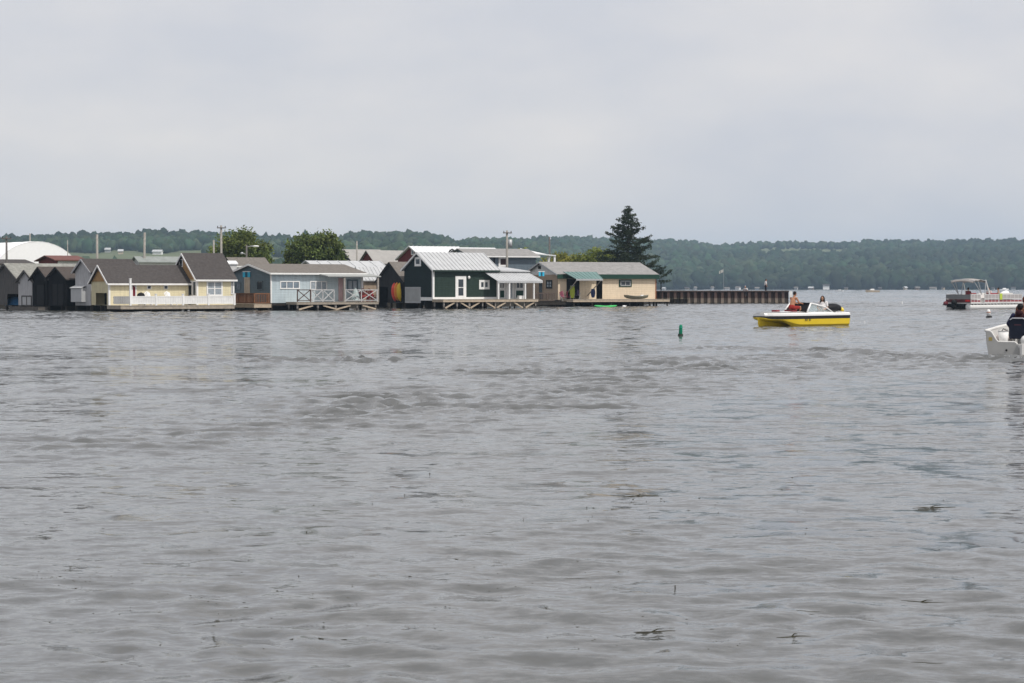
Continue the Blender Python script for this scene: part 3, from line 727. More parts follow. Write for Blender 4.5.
def spruce(label, px, Y, top_py, half_px, seed=2):
    rg = np.random.default_rng(seed); X, _ = XY(px, Y); H = Z(top_py, Y) - ZG; w = half_px * Y / F
    r = empty('spruce_tree', label, 'tree', (X, Y, ZG), 0)
    tb = MB(); tb.tube([(0, 0, -.2), (0, 0, H * .5), (.05, 0, H * .97)], [.2, .12, .015], 8)
    C = []; T = []
    z = 2.3; lev = 0
    while z < H - .15:
        f = 1 - z / H; base = w * min(f ** .6, f * 1.35 + .01)
        nb = 5 if f > .25 else 4
        for k in range(nb):
            a = 2 * math.pi * (k / nb) + lev * 1.1 + rg.uniform(-.3, .3)
            L = base * rg.uniform(.5, 1.2) + .12
            if rg.random() < .1: L *= .45
            m = max(5, int(L * 23))
            droop = rg.uniform(.08, .3); lift = rg.uniform(.15, .42)
            ts = rg.uniform(.08, 1, (m, 1)) ** .75
            P = np.concatenate([np.cos(a) * L * ts, np.sin(a) * L * ts, z + L * (-droop * ts * 1.6 + lift * ts ** 2.4)], 1)
            wd = (.10 + .30 * (1 - ts) * min(1, L / 1.5)) + .04
            side = rg.normal(size=(m, 1)) * wd
            P = P + np.concatenate([-np.sin(a) * side, np.cos(a) * side, -np.abs(rg.normal(size=(m, 1))) * .10 - np.abs(side) * .25], 1)
            t = rg.uniform(.7, 1.3)
            C.append(np.repeat(P, 4, 0) + rg.normal(size=(m * 4, 3)) * np.array([.075, .075, .055]))
            T.append(np.clip(np.array([.028, .042, .019]) * t, 0, 1)[None].repeat(m * 4, 0) * rg.uniform(.7, 1.3, (m * 4, 1)))
            e = L * .95; tb.tube([(0, 0, z), (math.cos(a) * e * .5, math.sin(a) * e * .5, z - L * droop * .7), (math.cos(a) * e, math.sin(a) * e, z + L * (-droop * 1.5 + lift * .85))], [.035, .02, .006], 5)
        z += rg.uniform(.2, .36) * (1.0 if f > .3 else .8); lev += 1
    tb.build('trunk', BARK, r)
    C = np.concatenate(C); T = np.concatenate(T)
    V, Q = leaf_quads(C, .085, rg, 0)
    np_mesh('crown', V, Q, LEAF, r, T.repeat(4, 0))
spruce('tall dark spruce with ragged branches behind the tan cottage', 628, 224, 203.5, 44)

# ================================================================== buildings behind the row
def back_house(name, label, *a, side, gable, roofm, theta=28, tri=None, cat='building', ribs=None, fascia=None, rake=None, ov=.25):
    h = House(name, label, cat, *a, theta=theta, zb=.5); h.walls(side, gable, tri); h.roof(roofm, ov, ov, ribs=ribs, fascia=fascia, rake=rake); return h
back_house('storage_shed', 'long pale metal roofed shed behind the light blue cottage', 318, 192, 298, 388, 270, 261.8, side=GREYPANEL, gable=GREYPANEL, roofm=MET_LIGHT, ribs=1.1)
back_house('storage_shed', 'low shed with corrugated pale roof behind the covered porch', 364, 186, 352, 392, 279.5, 268.5, side=TAN_G, gable=TAN_G, roofm=MET_LIGHT, ribs=.35)
back_house('storage_shed', 'dark gabled shed with beige roof left of the red gabled shed', 353.5, 226, 335, 388, 262, 250.3, side=DARKW, gable=DARKW, roofm=MET_BEIGE)
back_house('storage_shed', 'small red gabled shed with beige roof', 376, 223, 360, 412, 263, 251.3, side=REDW, gable=REDW, roofm=MET_BEIGE)
q = back_house('barn', 'larger dark red barn with white metal roof behind the green cottage', 424, 216, 398, 470, 259, 247.3, side=REDW, gable=REDW, roofm=MET_WHITE, ribs=.5)
q.opening('window', 'gable', 411.5, 249.5, 414, 255, WHITE, GLASS, 1, 1, .08)
back_house('workshop', 'long low building with flat white roof beyond the green cottage', 440, 246, 432, 496, 250.5, 248.2, side=GREYPANEL, gable=GREYPANEL, roofm=MET_WHITE, ov=.4)
hq = empty('quonset_shed', 'dark arched roof showing just above the green cottage ridge', 'building', (*XY(461, 212), .5), R(28))
b = MB(); n = 14; vs = []
for x in (-1.0, 3.5):
    for i in range(n + 1):
        a = math.pi * i / n; vs.append((x, math.cos(a) * 2.2, math.sin(a) ** .8 * (Z(250.5, 212) - .5)))
b.add(vs, [(i, i + 1, n + 2 + i, n + 1 + i) for i in range(n)]); b.add(vs[:n + 1], [tuple(range(n + 1))]); b.add(vs[n + 1:], [tuple(reversed(range(n + 1)))])
b.build('shell', mat('dark_slate_shell', (.10, .10, .115), .6, .15), hq)
b = MB(); b.tube([(-1.04, v[1] * 1.03, v[2] * 1.02) for v in vs[:n + 1]], .08, 6); b.build('rim', mat('dark_rim', (.05, .05, .055), .6), hq)

Lh = back_house('house', 'two-storey blue grey house behind the green cottage', 527, 214, 500, 533.5, 256, 250.3, side=BLUEGREY, gable=BLUEGREY, roofm=SH_GREY, theta=28, fascia=WHITE, cat='house')
# this house is long: rebuild it from its left corner so its long wall faces the water
for o in list(kids(Lh.root)):
    for c in kids(o): bpy.data.objects.remove(c)
    bpy.data.objects.remove(o)
bpy.data.objects.remove(Lh.root)
Lh = House('house', 'two-storey blue grey house with low grey roof behind the green cottage', 'house', 470, 205, 455, 536, 255.8, 250, 22, .5)
Lh.W = 6.0; Lh.za = Z(249.6, 208); Lh.walls(BLUEGREY, BLUEGREY).roof(SH_GREY, .4, .3, fascia=WHITE)
Lh.opening('window', 'side', 498.5, 257, 508, 266.8, WHITE, mat('dark_red_curtain_glass', (.05, .025, .025), .15), 1, 1, .2)
b = MB(); x = Lh.sx(494); b.box(x - .06, -.12, .5, x + .06, -.02, Lh.ze - .1); b.build('downpipe', DARKW, Lh.root)
# white patio roof
r = empty('patio_cover', 'white patio roof on a post right of the blue grey house', 'shelter', (*XY(537, 213), .5), R(22))
b = MB(); za, zb2 = Z(250, 213) - .5, Z(256.8, 213) - .5
b.add([(-2.2, -1.1, za - .35), (1.6, -1.4, zb2 + .05), (2.2, 1.8, zb2 + .12), (-1.2, 1.8, za + .1), (-2.2, -1.1, za - .25), (1.6, -1.4, zb2 + .17), (2.2, 1.8, zb2 + .25), (-1.2, 1.8, za + .2)],
      [(3, 2, 1, 0), (4, 5, 6, 7), (0, 1, 5, 4), (1, 2, 6, 5), (2, 3, 7, 6), (3, 0, 4, 7)]); b.build('roof', MET_WHITE, r)
for x, y in ((1.5, -1.2), (2.0, 1.6), (-1.9, -.9)):
    b = MB(); b.box(x - .1, y - .1, 0, x + .1, y + .1, zb2 + .06); b.build('post', WHITE, r)

sH = back_house('boat_storage', 'long low white building with grey green roof beyond the low yellow cottage', 140, 205, 133, 196, 262, 257.5, side=WHITE_S, gable=GREYPANEL, roofm=mat('green_grey_roofing', (.25, .27, .26), .8, .15))
back_house('storage_shed', 'low grey roofed shed between the tall yellow and the blue cottage', 234, 190, 224, 268, 265.5, 258.5, side=GREYPANEL, gable=GREYPANEL, roofm=SH_BROWN, fascia=WHITE)
back_house('storage_shed', 'small flat white roofed shed beside the tall pole', 226, 180, 222, 237, 264.3, 262, side=WHITE_S, gable=WHITE_S, roofm=MET_WHITE, ov=.1)
back_house('cottage', 'small dark red cottage with white side before the white dome', 58, 205, 39, 84, 260.6, 256.6, side=WHITE_S, gable=REDW, roofm=MET_RED, ov=.4)
back_house('storage_shed', 'long low shed with dark roof at far left before the white dome', -20, 192, -40, 34, 264.5, 260.3, side=WHITE_S, gable=DARKW, roofm=SH_DARK)

# white fabric dome
dm = empty('fabric_dome', 'large white fabric dome at far left', 'dome', (*XY(38, 300), .5), R(28 - 90 + 8))
n, k = 28, 9; vs = []; aW, aH = 7.7, Z(241.6, 300) - .5
for j in range(k):
    y = j * 2.4
    for i in range(n + 1):
        a = math.pi * i / n; vs.append((math.cos(a) * aW, y, math.sin(a) ** .85 * aH + (.06 if j % 2 else 0)))
b = MB(); b.add(vs, [(j * (n + 1) + i, (j + 1) * (n + 1) + i, (j + 1) * (n + 1) + i + 1, j * (n + 1) + i + 1) for j in range(k - 1) for i in range(n)])
FAB = mat('white_fabric', (.90, .90, .92), .7, .03)
dm.rotation_euler[2] = R(36)
b.build('canopy', FAB, dm, True)
b = MB(); b.add(vs[:n + 1], [tuple(range(n + 1))]); b.build('end_wall', FAB, dm)
b = MB(); b.add(vs[-(n + 1):], [tuple(range(n + 1))]); b.build('end_wall', FAB, dm)
b = MB(); b.tube([(v[0], .02, v[2] - .02) for v in vs[:n + 1]], .05, 6); b.build('rib_frame', mat('pale_seam', (.78, .78, .80), .6), dm)
d2 = copy_tree(dm); d2.location = (*XY(-14, 318), .5); d2['label'] = 'second white fabric dome mostly hidden at the far left edge'
d2.scale = (1, 1, .97)

# ================================================================== poles
POLE = mat('weathered_pole', (.30, .285, .26), .9, .2, 5)
DPOLE = mat('dark_pole', (.13, .12, .115), .9, .2, 5)
def pole(label, px, Y, top, r0=.13, m=POLE, arms=0, transformer=False, name='utility_pole', lean=0):
    X, _ = XY(px, Y); h = Z(top, Y) - ZG
    r = empty(name, label, 'pole', (X, Y, ZG), R(20), 'poles behind the waterside row'); r.rotation_euler[1] = R(lean)
    b = MB(); b.tube([(0, 0, -.3), (0, 0, h)], [r0, r0 * .75], 10); b.build('shaft', m, r, True)
    for i in range(arms):
        z = h - .25 - .7 * i; b = MB(); b.box(-.45, -.05 - r0, z - .05, .45, .05 - r0, z + .05)
        o = b.build('crossarm', DPOLE, r)
        for x in (-.38, .38):
            c = MB(); c.tube([(x, -r0, z + .06), (x, -r0, z + .2)], [.05, .03], 8); c.build('insulator', BLACK, o)
    if transformer:
        b = MB(); b.tube([(.3, -.1, h - 1.7), (.3, -.1, h - .9)], .2, 12); b.build('transformer', GALV, r, True)
    return r
pole('dark slim utility pole with a short arm in front of the white dome', 7, 188, 236, .12, DPOLE, 1)
pole('thin pole standing behind the top of the white dome', 30.5, 330, 233.5, .14)
pole('very thin faint pole right of the white dome', 68, 260, 240, .07)
pole('thick light grey pole above the silver grey boathouse', 97.5, 200, 234.5, .15)
pole('leaning pale pole above the low yellow cottage', 143.7, 206, 232.5, .15, POLE, 0, lean=1.2)
pole('short grey pole just left of the tallest pole', 214, 206, 240, .12)
pole('tallest utility pole with dark crossarm before the round green tree', 221.5, 200, 225.5, .14, POLE, 1, False)
pole('thin grey pole beside the dark gabled shed', 357, 210, 241, .10)
pole('utility pole with crossarm and transformer before the blue grey house', 507, 198, 230.5, .14, POLE, 1, True)
pole('short dark post above the bushes right of the white patio roof', 549.5, 236, 237, .13, DPOLE, 0, name='post')
pole('thin dark post where the steel pier meets the tan cottage', 661, 236, 280.5, .07, BLACK, 0, name='post')
X, _ = XY(246.8, 196); h = Z(245, 196) - ZG
sl = empty('street_lamp', 'grey street lamp with a pale head reaching right before the round tree', 'street lamp', (X, 196, ZG))
b = MB(); b.tube([(0, 0, -.3), (0, 0, h)], [.11, .08], 10); b.build('shaft', DPOLE, sl, True)
b = MB(); b.tube([(0, 0, h - .25), (.35, 0, h - .12), (.7, 0, h - .12)], .035, 8); b.build('arm', GALV, sl, True)
b = MB(); b.ell((.9, 0, h - .13), (.34, .14, .09), 12, 8); b.build('lamp_head', WHITE, sl, True)
b = MB(); b.tube([(0, 0, h - .95), (-.4, 0, h - .8)], .03, 8); b.ell((-.45, 0, h - .82), (.16, .1, .12), 10, 6); b.build('floodlight', GALV, sl, True)
# ================================================================== land
EARTH = mat('grass_and_gravel', (.085, .10, .045), .95, .35, .15, .4, 3)
edge = [(-420, 182), (-60, 178), (95, 172), (238, 172), (392, 189), (540, 199), (585, 206), (640, 214), (655, 236)]
back = [(690, 236), (640, 300), (600, 420), (585, 1000), (-520, 1000)]
pts = [XY(p, y) for p, y in edge + back]
b = MB(); n = len(pts)
b.add([(x, y, ZG) for x, y in pts] + [(x, y - 1.6, -1.2) for x, y in pts[:len(edge)]], [tuple(range(n))] + [(i + 1, i, n + i, n + i + 1) for i in range(len(edge) - 1)])
props(b.build('ground', EARTH), kind='structure')
b = MB(); m_ = len(edge)
rowp = [XY(p, y) for p, y in edge]
b.add([(x, y - .01, ZG + .004) for x, y in rowp] + [(x, y + 9, ZG + .004) for x, y in rowp] + [(x, y - 2.0, -1.2) for x, y in rowp],
      [(i, i + 1, m_ + i + 1, m_ + i) for i in range(m_ - 1)] + [(2 * m_ + i, 2 * m_ + i + 1, i + 1, i) for i in range(m_ - 1)])
props(b.build('bank', mat('dark_bank', (.028, .026, .022), .95, .4, .9, .5, 4)), kind='structure')  # dark strip laid over the front edge of the ground

# ================================================================== steel pier
PY = 237.0
rust = bpy.data.materials.new('rusty_sheet_steel'); rust.use_nodes = True
N_ = rust.node_tree.nodes; L_ = rust.node_tree.links; bs = N_['Principled BSDF']; bs.inputs['Roughness'].default_value = .85
tc = N_.new('ShaderNodeTexCoord'); sp = N_.new('ShaderNodeSeparateXYZ'); L_.new(tc.outputs['Object'], sp.inputs[0])
nz = N_.new('ShaderNodeTexNoise'); nz.inputs['Scale'].default_value = 3; nz.inputs['Detail'].default_value = 5; L_.new(tc.outputs['Object'], nz.inputs['Vector'])
ad = N_.new('ShaderNodeMath'); ad.operation = 'MULTIPLY_ADD'; ad.inputs[1].default_value = .35; L_.new(nz.outputs['Fac'], ad.inputs[0]); L_.new(sp.outputs['Z'], ad.inputs[2])
rr = N_.new('ShaderNodeValToRGB'); L_.new(ad.outputs[0], rr.inputs['Fac'])
e = rr.color_ramp.elements; e[0].position = .22; e[0].color = (.05, .04, .03, 1); e[1].position = .3; e[1].color = (.25, .21, .17, 1)
x = e.new(.78); x.color = (.22, .18, .15, 1); x = e.new(.86); x.color = (.085, .05, .042, 1)
r2 = N_.new('ShaderNodeValToRGB'); L_.new(nz.outputs['Fac'], r2.inputs['Fac']); r2.color_ramp.elements[0].color = (.6, .6, .6, 1); r2.color_ramp.elements[1].color = (1.25, 1.2, 1.15, 1)
mx = N_.new('ShaderNodeMix'); mx.data_type = 'RGBA'; mx.blend_type = 'MULTIPLY'; mx.inputs[0].default_value = 1
L_.new(rr.outputs['Color'], mx.inputs[6]); L_.new(r2.outputs['Color'], mx.inputs[7]); L_.new(mx.outputs[2], bs.inputs['Base Color'])
px0, px1 = XY(640, PY)[0], XY(788.5, PY)[0]
pier = empty('pier', 'dark rusty corrugated steel pier reaching right from the tan cottage', 'pier', ((px0 + px1) / 2, PY + 2, 0))
b = MB(); per = .80; x = px0 - pier.location.x; xe = px1 - pier.location.x; pl = []
while x < xe:
    pl += [(x, -2.0), (x + .30, -2.0), (x + .40, -1.55), (x + .72, -1.55)]; x += per
pl.append((xe, -2.0)); ht = Z(291, PY)
pl += [(xe, 2.0)]
vs = [(p[0], p[1], z) for p in pl for z in (-1.2, ht)]
b.add(vs, [(2 * i, 2 * i + 2, 2 * i + 3, 2 * i + 1) for i in range(len(pl) - 1)]); b.build('sheet_pile_wall', rust, pier)
b = MB(); b.box(px0 - pier.location.x, -2.06, ht - .1, xe + .05, -1.5, ht + .05); b.build('cap_beam', mat('dark_cap_steel', (.075, .055, .05), .8, .2), pier)
b = MB(); b.box(px0 - pier.location.x, -1.54, .9, xe - .02, 2.0, 1.16); b.build('deck_slab', CONCRETE, pier)
b = MB(); b.box(xe + .06, -2.2, ht - .75, xe + .4, -2.1, ht - .02); b.build('end_board', WHITE, pier)
# flag on the pier
fp = empty('flagpole', 'thin pole with a pale flag above the middle of the steel pier', 'flagpole', (XY(723.5, PY + 1)[0], PY + 1, 1.16))
fh = Z(268.5, PY) - 1.16
b = MB(); b.tube([(0, 0, 0), (0, 0, fh)], [.018, .012], 8); b.build('shaft', GALV, fp)
b = MB(); n = 9; vs = [(-.04 - .5 * i / n, .09 * math.sin(i * 1.1) * (i / n), fh - .08 - j * .34 - .22 * (i / n)) for j in (0, 1) for i in range(n + 1)]
b.add(vs, [(i, i + 1, n + 2 + i, n + 1 + i) for i in range(n)]); b.build('flag', mat('pale_flag_cloth', (.45, .45, .44), .8, .15), fp, True)

# ================================================================== far hills and woods
ridge = [(-460, 242), (0, 240), (40, 236.5), (70, 235), (110, 235), (160, 233), (200, 234), (240, 235.5), (275, 238), (290, 238.5), (345, 236.5), (365, 234), (400, 233), (430, 234.5), (443, 238), (452, 243),
         (460, 242), (470, 240.5), (490, 240), (520, 241), (540, 238.5), (570, 238), (600, 238), (625, 239), (650, 240), (680, 241), (700, 243.8), (712, 245), (730, 244.6), (770, 242.4), (800, 243.6),
         (830, 243.6), (870, 241), (900, 241), (930, 242), (960, 241), (1000, 240.6), (1024, 240.5), (1480, 239)]
RX = np.array([a for a, _ in ridge]); RYp = np.array([a for _, a in ridge])
def sstep(x, a, b): t = np.clip((x - a) / (b - a), 0, 1); return t * t * (3 - 2 * t)
def yshore(k): return 950 + 650 * sstep(k, 500, 600)
def yridge(k): return 1750 + 850 * sstep(k, 430, 620)
TH = 5.0
def terr(k, t):
    ys, yr = yshore(k), yridge(k); Y = ys + (yr - ys) * t
    zr = CH + yr * (HZ - np.interp(k, RX, RYp)) / F - TH - 1
    tt = np.minimum(t, 1); z = .3 + (zr - .3) * tt ** .92 - np.maximum(t - 1, 0) * 60
    z = z + 1.6 * np.sin(k * .021 + t * 5) * np.sin(t * 8) * tt * (1 - tt) * 4 * .4
    return (k - 512) / F * Y, Y, z
ks = np.arange(-460, 1481, 10.0); tsv = np.concatenate([[-.03], np.linspace(0, 1, 30), [1.12, 1.3]])
G = np.stack([np.stack(terr(ks, np.full_like(ks, t)), 1) for t in tsv]); G[0, :, 2] = -2
nr, nc = len(tsv), len(ks)
Q = np.array([(j * nc + i, j * nc + i + 1, (j + 1) * nc + i + 1, (j + 1) * nc + i) for j in range(nr - 1) for i in range(nc - 1)])
FIELD = mat('hay_field', (.115, .13, .07), .95, .25, .012)
props(np_mesh('hills', G.reshape(-1, 3), Q, FIELD, smooth=True), kind='structure')
import bmesh
bmI = bmesh.new(); bmesh.ops.create_icosphere(bmI, subdivisions=2, radius=1)
IV = np.array([v.co[:] for v in bmI.verts]); IF = np.array([[v.index for v in f.verts] for f in bmI.faces]); bmI.free()
def in_field(k, t, Y, z):
    """open fields on the slopes, in metres along and up the hill"""
    sy = HZ - (z - CH) * F / Y
    f = np.zeros(len(k), bool)
    f |= (k > 60) & (k < 205) & (sy > 252.5 + 1.5 * np.sin(k * .09)) & (sy < 275)
    f |= (k > 205) & (k < 300) & (sy > 258) & (sy < 275)
    f |= (k > 340) & (k < 445) & (sy > 246.8 + .8 * np.sin(k * .11)) & (sy < 252)
    f |= (k > 757) & (k < 850) & (sy > 249.8) & (sy < 259)
    return f
def wood(name, n, krange, trange, size, col, seed, dens_t=1.0):
    rg = np.random.default_rng(seed)
    k = rg.uniform(*krange, n); t = rg.uniform(0, 1, n) ** dens_t * (trange[1] - trange[0]) + trange[0]
    t[: n // 10] = rg.uniform(-.004, .02, n // 10); k[: n // 10] = rg.uniform(600, krange[1], n // 10)
    X, Y, z = terr(k, t); keep = ~in_field(k, t, Y, z); X, Y, z, t, k = X[keep], Y[keep], z[keep], t[keep], k[keep]; n = len(X)
    r = rg.uniform(*size, n) * (1 + .45 * (1 - t) * (k > 560)); h = r * rg.uniform(.8, 1.25, n)
    tall = rg.random(n) < .05; h[tall] *= 1.12; r[tall] *= .9
    P = IV[None] * (1 + rg.normal(size=(n, len(IV), 1)) * .19 + .16 * np.sin(IV[None, :, :1] * 5 + rg.uniform(0, 6, (n, 1, 1))) * np.cos(IV[None, :, 2:] * 6 + rg.uniform(0, 6, (n, 1, 1))))
    P = P * np.stack([r, r, h], 1)[:, None] + np.stack([X, Y, z + h * .75 + 1], 1)[:, None]
    Fc = (IF[None] + (np.arange(n) * len(IV))[:, None, None]).reshape(-1, 3)
    big = .5 + .5 * np.sin(X * .006 + Y * .004) * np.sin(X * .0023 - Y * .007 + 2)
    c = np.array(col)[None] * (rg.uniform(.65, 1.3, (n, 1)) * (.62 + .85 * big[:, None])); c[:, 0] *= rg.uniform(.8, 1.25, n)
    T = c[:, None].repeat(len(IV), 1) * rg.uniform(.68, 1.32, (n, len(IV), 1))
    o = np_mesh(name, P.reshape(-1, 3), Fc, FAR, None, T.reshape(-1, 3), smooth=False)
    return props(o, 'dense green woods covering the hills beyond the lake' if name == 'far_wood' else None, None, None, 'stuff')
# one far-off wood over the whole hillside
wood('far_wood', 15000, (-440, 1460), (.002, 1.03), (2.6, 4.6), (.030, .048, .026), 5, .9)

# small houses on the far side
FH = {'white': WHITE, 'grey': GREYPANEL, 'tan': mat('far_tan_wall', (.5, .42, .32), .8), 'blue': mat('far_blue_wall', (.3, .38, .48), .8), 'brown': mat('far_brown_wall', (.2, .13, .09), .8)}
def far_house(px, Y, z, L, W, h, rz, wallm, roofm, label, group):
    r = empty('house', label, 'house', (*XY(px, Y), z), rz, group); L *= .62; W *= .62; h *= .62
    b = MB(); b.box(-L / 2, -W / 2, -3, L / 2, W / 2, h)
    b.add([(-L / 2, -W / 2, h), (-L / 2, W / 2, h), (-L / 2, 0, h + W * .33), (L / 2, -W / 2, h), (L / 2, W / 2, h), (L / 2, 0, h + W * .33)], [(0, 2, 1), (3, 4, 5)]); b.build('wall', wallm, r)
    b = MB(); e = W * .33
    for sg in (-1, 1):
        b.add([(x, sg * y, q + d) for d in (0, .25) for x in (-L / 2 - .4, L / 2 + .4) for y, q in ((W / 2 + .5, h - .3), (0, h + e))], [(0, 1, 3, 2), (4, 6, 7, 5), (0, 2, 6, 4), (2, 3, 7, 6), (0, 4, 5, 1), (1, 5, 7, 3)])
    b.build('roof', roofm, r)
rs = random.Random(4)
spots = sorted([664, 687, 695, 712, 727, 738, 757, 796, 811, 826, 846, 880, 905, 917, 933, 943, 993, 1013])
for px in spots:
    wl = rs.choice(['white', 'grey', 'tan', 'grey', 'blue', 'brown', 'grey']); L = rs.uniform(2.5, 6); 
    if px in (826, 933): wl, L = 'white', 8
    lab = 'tiny %s house at the water edge of the far shore' % wl
    if px == 826: lab = 'largest white house on the far shore, above the yellow boat stern'
    if px == 933: lab = 'wide white house on the far shore left of the pontoon boat'
    far_house(px, 1588 + rs.uniform(-4, 6), .6, L, rs.uniform(2.5, 4), (5 if px == 826 else rs.uniform(1.0, 2.0)), R(rs.uniform(-40, 40)), FH[wl], rs.choice([SH_DARK, SH_BROWN, MET_LIGHT]), lab, None if px in (826, 933) else '%s houses along the far shore' % wl)
for px, sy, L, wl, lab in ((95, 249.8, 9, 'white', 'white farmhouse on the hill beside the thick grey pole'), (108, 250.5, 7, 'grey', 'small grey house on the hill right of the thick grey pole'), (121, 252, 6, 'tan', 'small tan house on the hill midway between two poles'),
                           (158, 252.5, 12, 'white', 'long white house on the left hillside behind the leaning pole'), (167, 250.5, 8, 'white', 'bright white house on the left hillside above the tall yellow cottage'), (385, 247.2, 8, 'white', 'white house below the wooded ridge above the red sheds'), (402, 246, 6, 'white', 'small white house at the ridge wood above the barn')):
    kk = np.array([float(px)]); best = min(np.linspace(.02, .9, 200), key=lambda t: abs(HZ - (terr(kk, np.array([t]))[2][0] - CH) * F / terr(kk, np.array([t]))[1][0] - sy - 2))
    X, Y, z = [float(v[0]) for v in terr(kk, np.array([best]))]
    far_house(px, Y, z + .2, L * .85, 5, 3.0, R(rs.uniform(-30, 30)), FH[wl], MET_LIGHT, lab, 'houses on the left hillside')
# ================================================================== people
def mk_mat_set():
    return dict(skin=mat('skin', (.42, .24, .16), .55, .06), tan=mat('tanned_skin', (.40, .20, .12), .55, .06), dark=mat('dark_hair', (.018, .012, .010), .6, .2), brown=mat('brown_hair', (.06, .035, .02), .6, .2))
PM = mk_mat_set()
def pose(kind, lean=0.0, arms='down'):
    J = {}
    if kind == 'stand':
        J.update(pel=(0, 0, .96), che=(0, lean * .3, 1.24), nec=(0, lean * .5, 1.46), hea=(0, .03 + lean * .6, 1.63))
        for s, n in ((-1, 'L'), (1, 'R')):
            J['hip' + n] = (s * .095, 0, .93); J['kne' + n] = (s * .11, .04, .50); J['foo' + n] = (s * .12, -.02, .09)
    else:
        J.update(pel=(0, 0, .11), che=(0, .02 + lean * .28, .40), nec=(0, .02 + lean * .5, .62), hea=(0, .06 + lean * .62, .79))
        for s, n in ((-1, 'L'), (1, 'R')):
            J['hip' + n] = (s * .095, .03, .10); J['kne' + n] = (s * .14, .46, .13); J['foo' + n] = (s * .13, .50, -.30)
    nz = Vector(J['nec'])
    for s, n in ((-1, 'L'), (1, 'R')):
        sh = nz + Vector((s * .185, -.01, -.05)); J['sho' + n] = sh
        if arms == 'down': J['elb' + n] = sh + Vector((s * .05, -.03, -.28)); J['han' + n] = sh + Vector((s * .04, .08, -.53))
        elif arms == 'lap': J['elb' + n] = sh + Vector((s * .07, .04, -.27)); J['han' + n] = sh + Vector((s * -.05, .26, -.34))
        elif arms == 'reach': J['elb' + n] = sh + Vector((s * .06, .14, -.22)); J['han' + n] = sh + Vector((s * .0, .38, -.26))
        elif arms == 'side': J['elb' + n] = sh + Vector((s * .16, .05, -.22)); J['han' + n] = sh + Vector((s * .16, .25, -.34))
    return {k: Vector(v) for k, v in J.items()}
def person(label, loc, rz, J, skin, top=None, sleeves=None, bottom=None, legs=1.0, hair=None, long_hair=False, vest=None, cap=None, vox=.016, shoes=None, hood=False):
    r = empty('person', label, 'person', loc, rz)
    b = MB(); P, C, Nn, H = J['pel'], J['che'], J['nec'], J['hea']
    fwd = Vector((0, 1, 0))
    b.ell(P + Vector((0, 0, .02)), (.165, .12, .13), 14, 10); b.capsule(P, C, .125, .135, 12)
    b.ell(C, (.165, .11, .17), 14, 10); b.ell(Nn - Vector((0, 0, .07)), (.185, .085, .075), 14, 8); b.capsule(Nn - Vector((0, 0, .08)), H - Vector((0, .015, .04)), .062, .055, 10)
    b.ell(H, (.075, .094, .115), 16, 12); b.ell(H + Vector((0, .05, -.065)), (.048, .045, .045), 10, 8)
    b.ell(H + Vector((0, .10, -.012)), (.014, .022, .026), 8, 6); b.ell(H + Vector((0, .088, -.055)), (.026, .012, .010), 8, 6)
    for s in (-1, 1): b.ell(H + Vector((s * .078, -.005, -.01)), (.014, .026, .036), 8, 6)
    for n, s in (('L', -1), ('R', 1)):
        sh, el, ha = J['sho' + n], J['elb' + n], J['han' + n]
        b.ell(sh, .062, 10, 8); b.capsule(sh, el, .052, .041); b.capsule(el, ha, .041, .028)
        d = (ha - el).normalized(); a = d.cross(Vector((0, 0, 1))); a = a.normalized() if a.length > .1 else Vector((1, 0, 0)); up = a.cross(d)
        b.capsule(ha, ha + d * .07, .032, .036)
        for i, ln in enumerate((.062, .072, .067, .052)):
            q = ha + d * .085 + a * (.032 - .0215 * i); b.tube([q - d * .02, q + d * ln * .55 - up * .006, q + d * ln - up * .024], [.0105, .010, .008], 6)
        b.tube([ha + d * .01 - a * s * .02, ha + d * .05 - a * s * .05, ha + d * .085 - a * s * .055 - up * .01], [.013, .012, .009], 6)
        hp, kn, ft = J['hip' + n], J['kne' + n], J['foo' + n]
        b.capsule(hp, kn, .082, .054, 12); b.ell(kn, .055, 10, 8); b.capsule(kn, kn.lerp(ft, .35), .052, .056); b.capsule(kn.lerp(ft, .35), ft, .056, .038)
        b.ell(ft + Vector((0, .07, -.045)), (.042, .125, .038), 12, 8)
    body = remesh(b.build('body', skin, r), vox)
    def garment(name, m, build):
        g = MB(); build(g); return remesh(g.build(name, m, r), vox)
    if top:
        def f(g):
            g.capsule(P + Vector((0, 0, .04)), C, .15, .158, 14); g.ell(C, (.19, .135, .19), 14, 10); g.ell(Nn - Vector((0, 0, .075)), (.2, .105, .085), 14, 8)
            if hood: g.ell(Nn + Vector((0, -.015, .0)), (.105, .1, .11), 12, 8); g.ell(Nn + Vector((0, -.06, .03)), (.10, .08, .10), 12, 8)
            if not sleeves:
                for n in 'LR': g.ell(J['sho' + n], .076, 10, 8); g.capsule(J['sho' + n], J['sho' + n].lerp(J['elb' + n], .6), .07, .066)
        garment('shirt', top, f)
    if sleeves:
        def f(g):
            for n in 'LR': g.ell(J['sho' + n], .082, 10, 8); g.capsule(J['sho' + n], J['elb' + n], .075, .06); g.capsule(J['elb' + n], J['elb' + n].lerp(J['han' + n], .9), .06, .045)
        garment('sleeves', sleeves, f)
    if bottom:
        def f(g):
            g.ell(P + Vector((0, 0, .03)), (.185, .14, .14), 14, 10)
            for n in 'LR':
                k, ft, h = J['kne' + n], J['foo' + n], J['hip' + n]
                if legs <= .5: g.capsule(h, h.lerp(k, .75), .10, .088)
                else: g.capsule(h, k, .10, .075); g.capsule(k, k.lerp(ft, .95), .072, .06)
        garment('trousers' if legs > .5 else 'shorts', bottom, f)
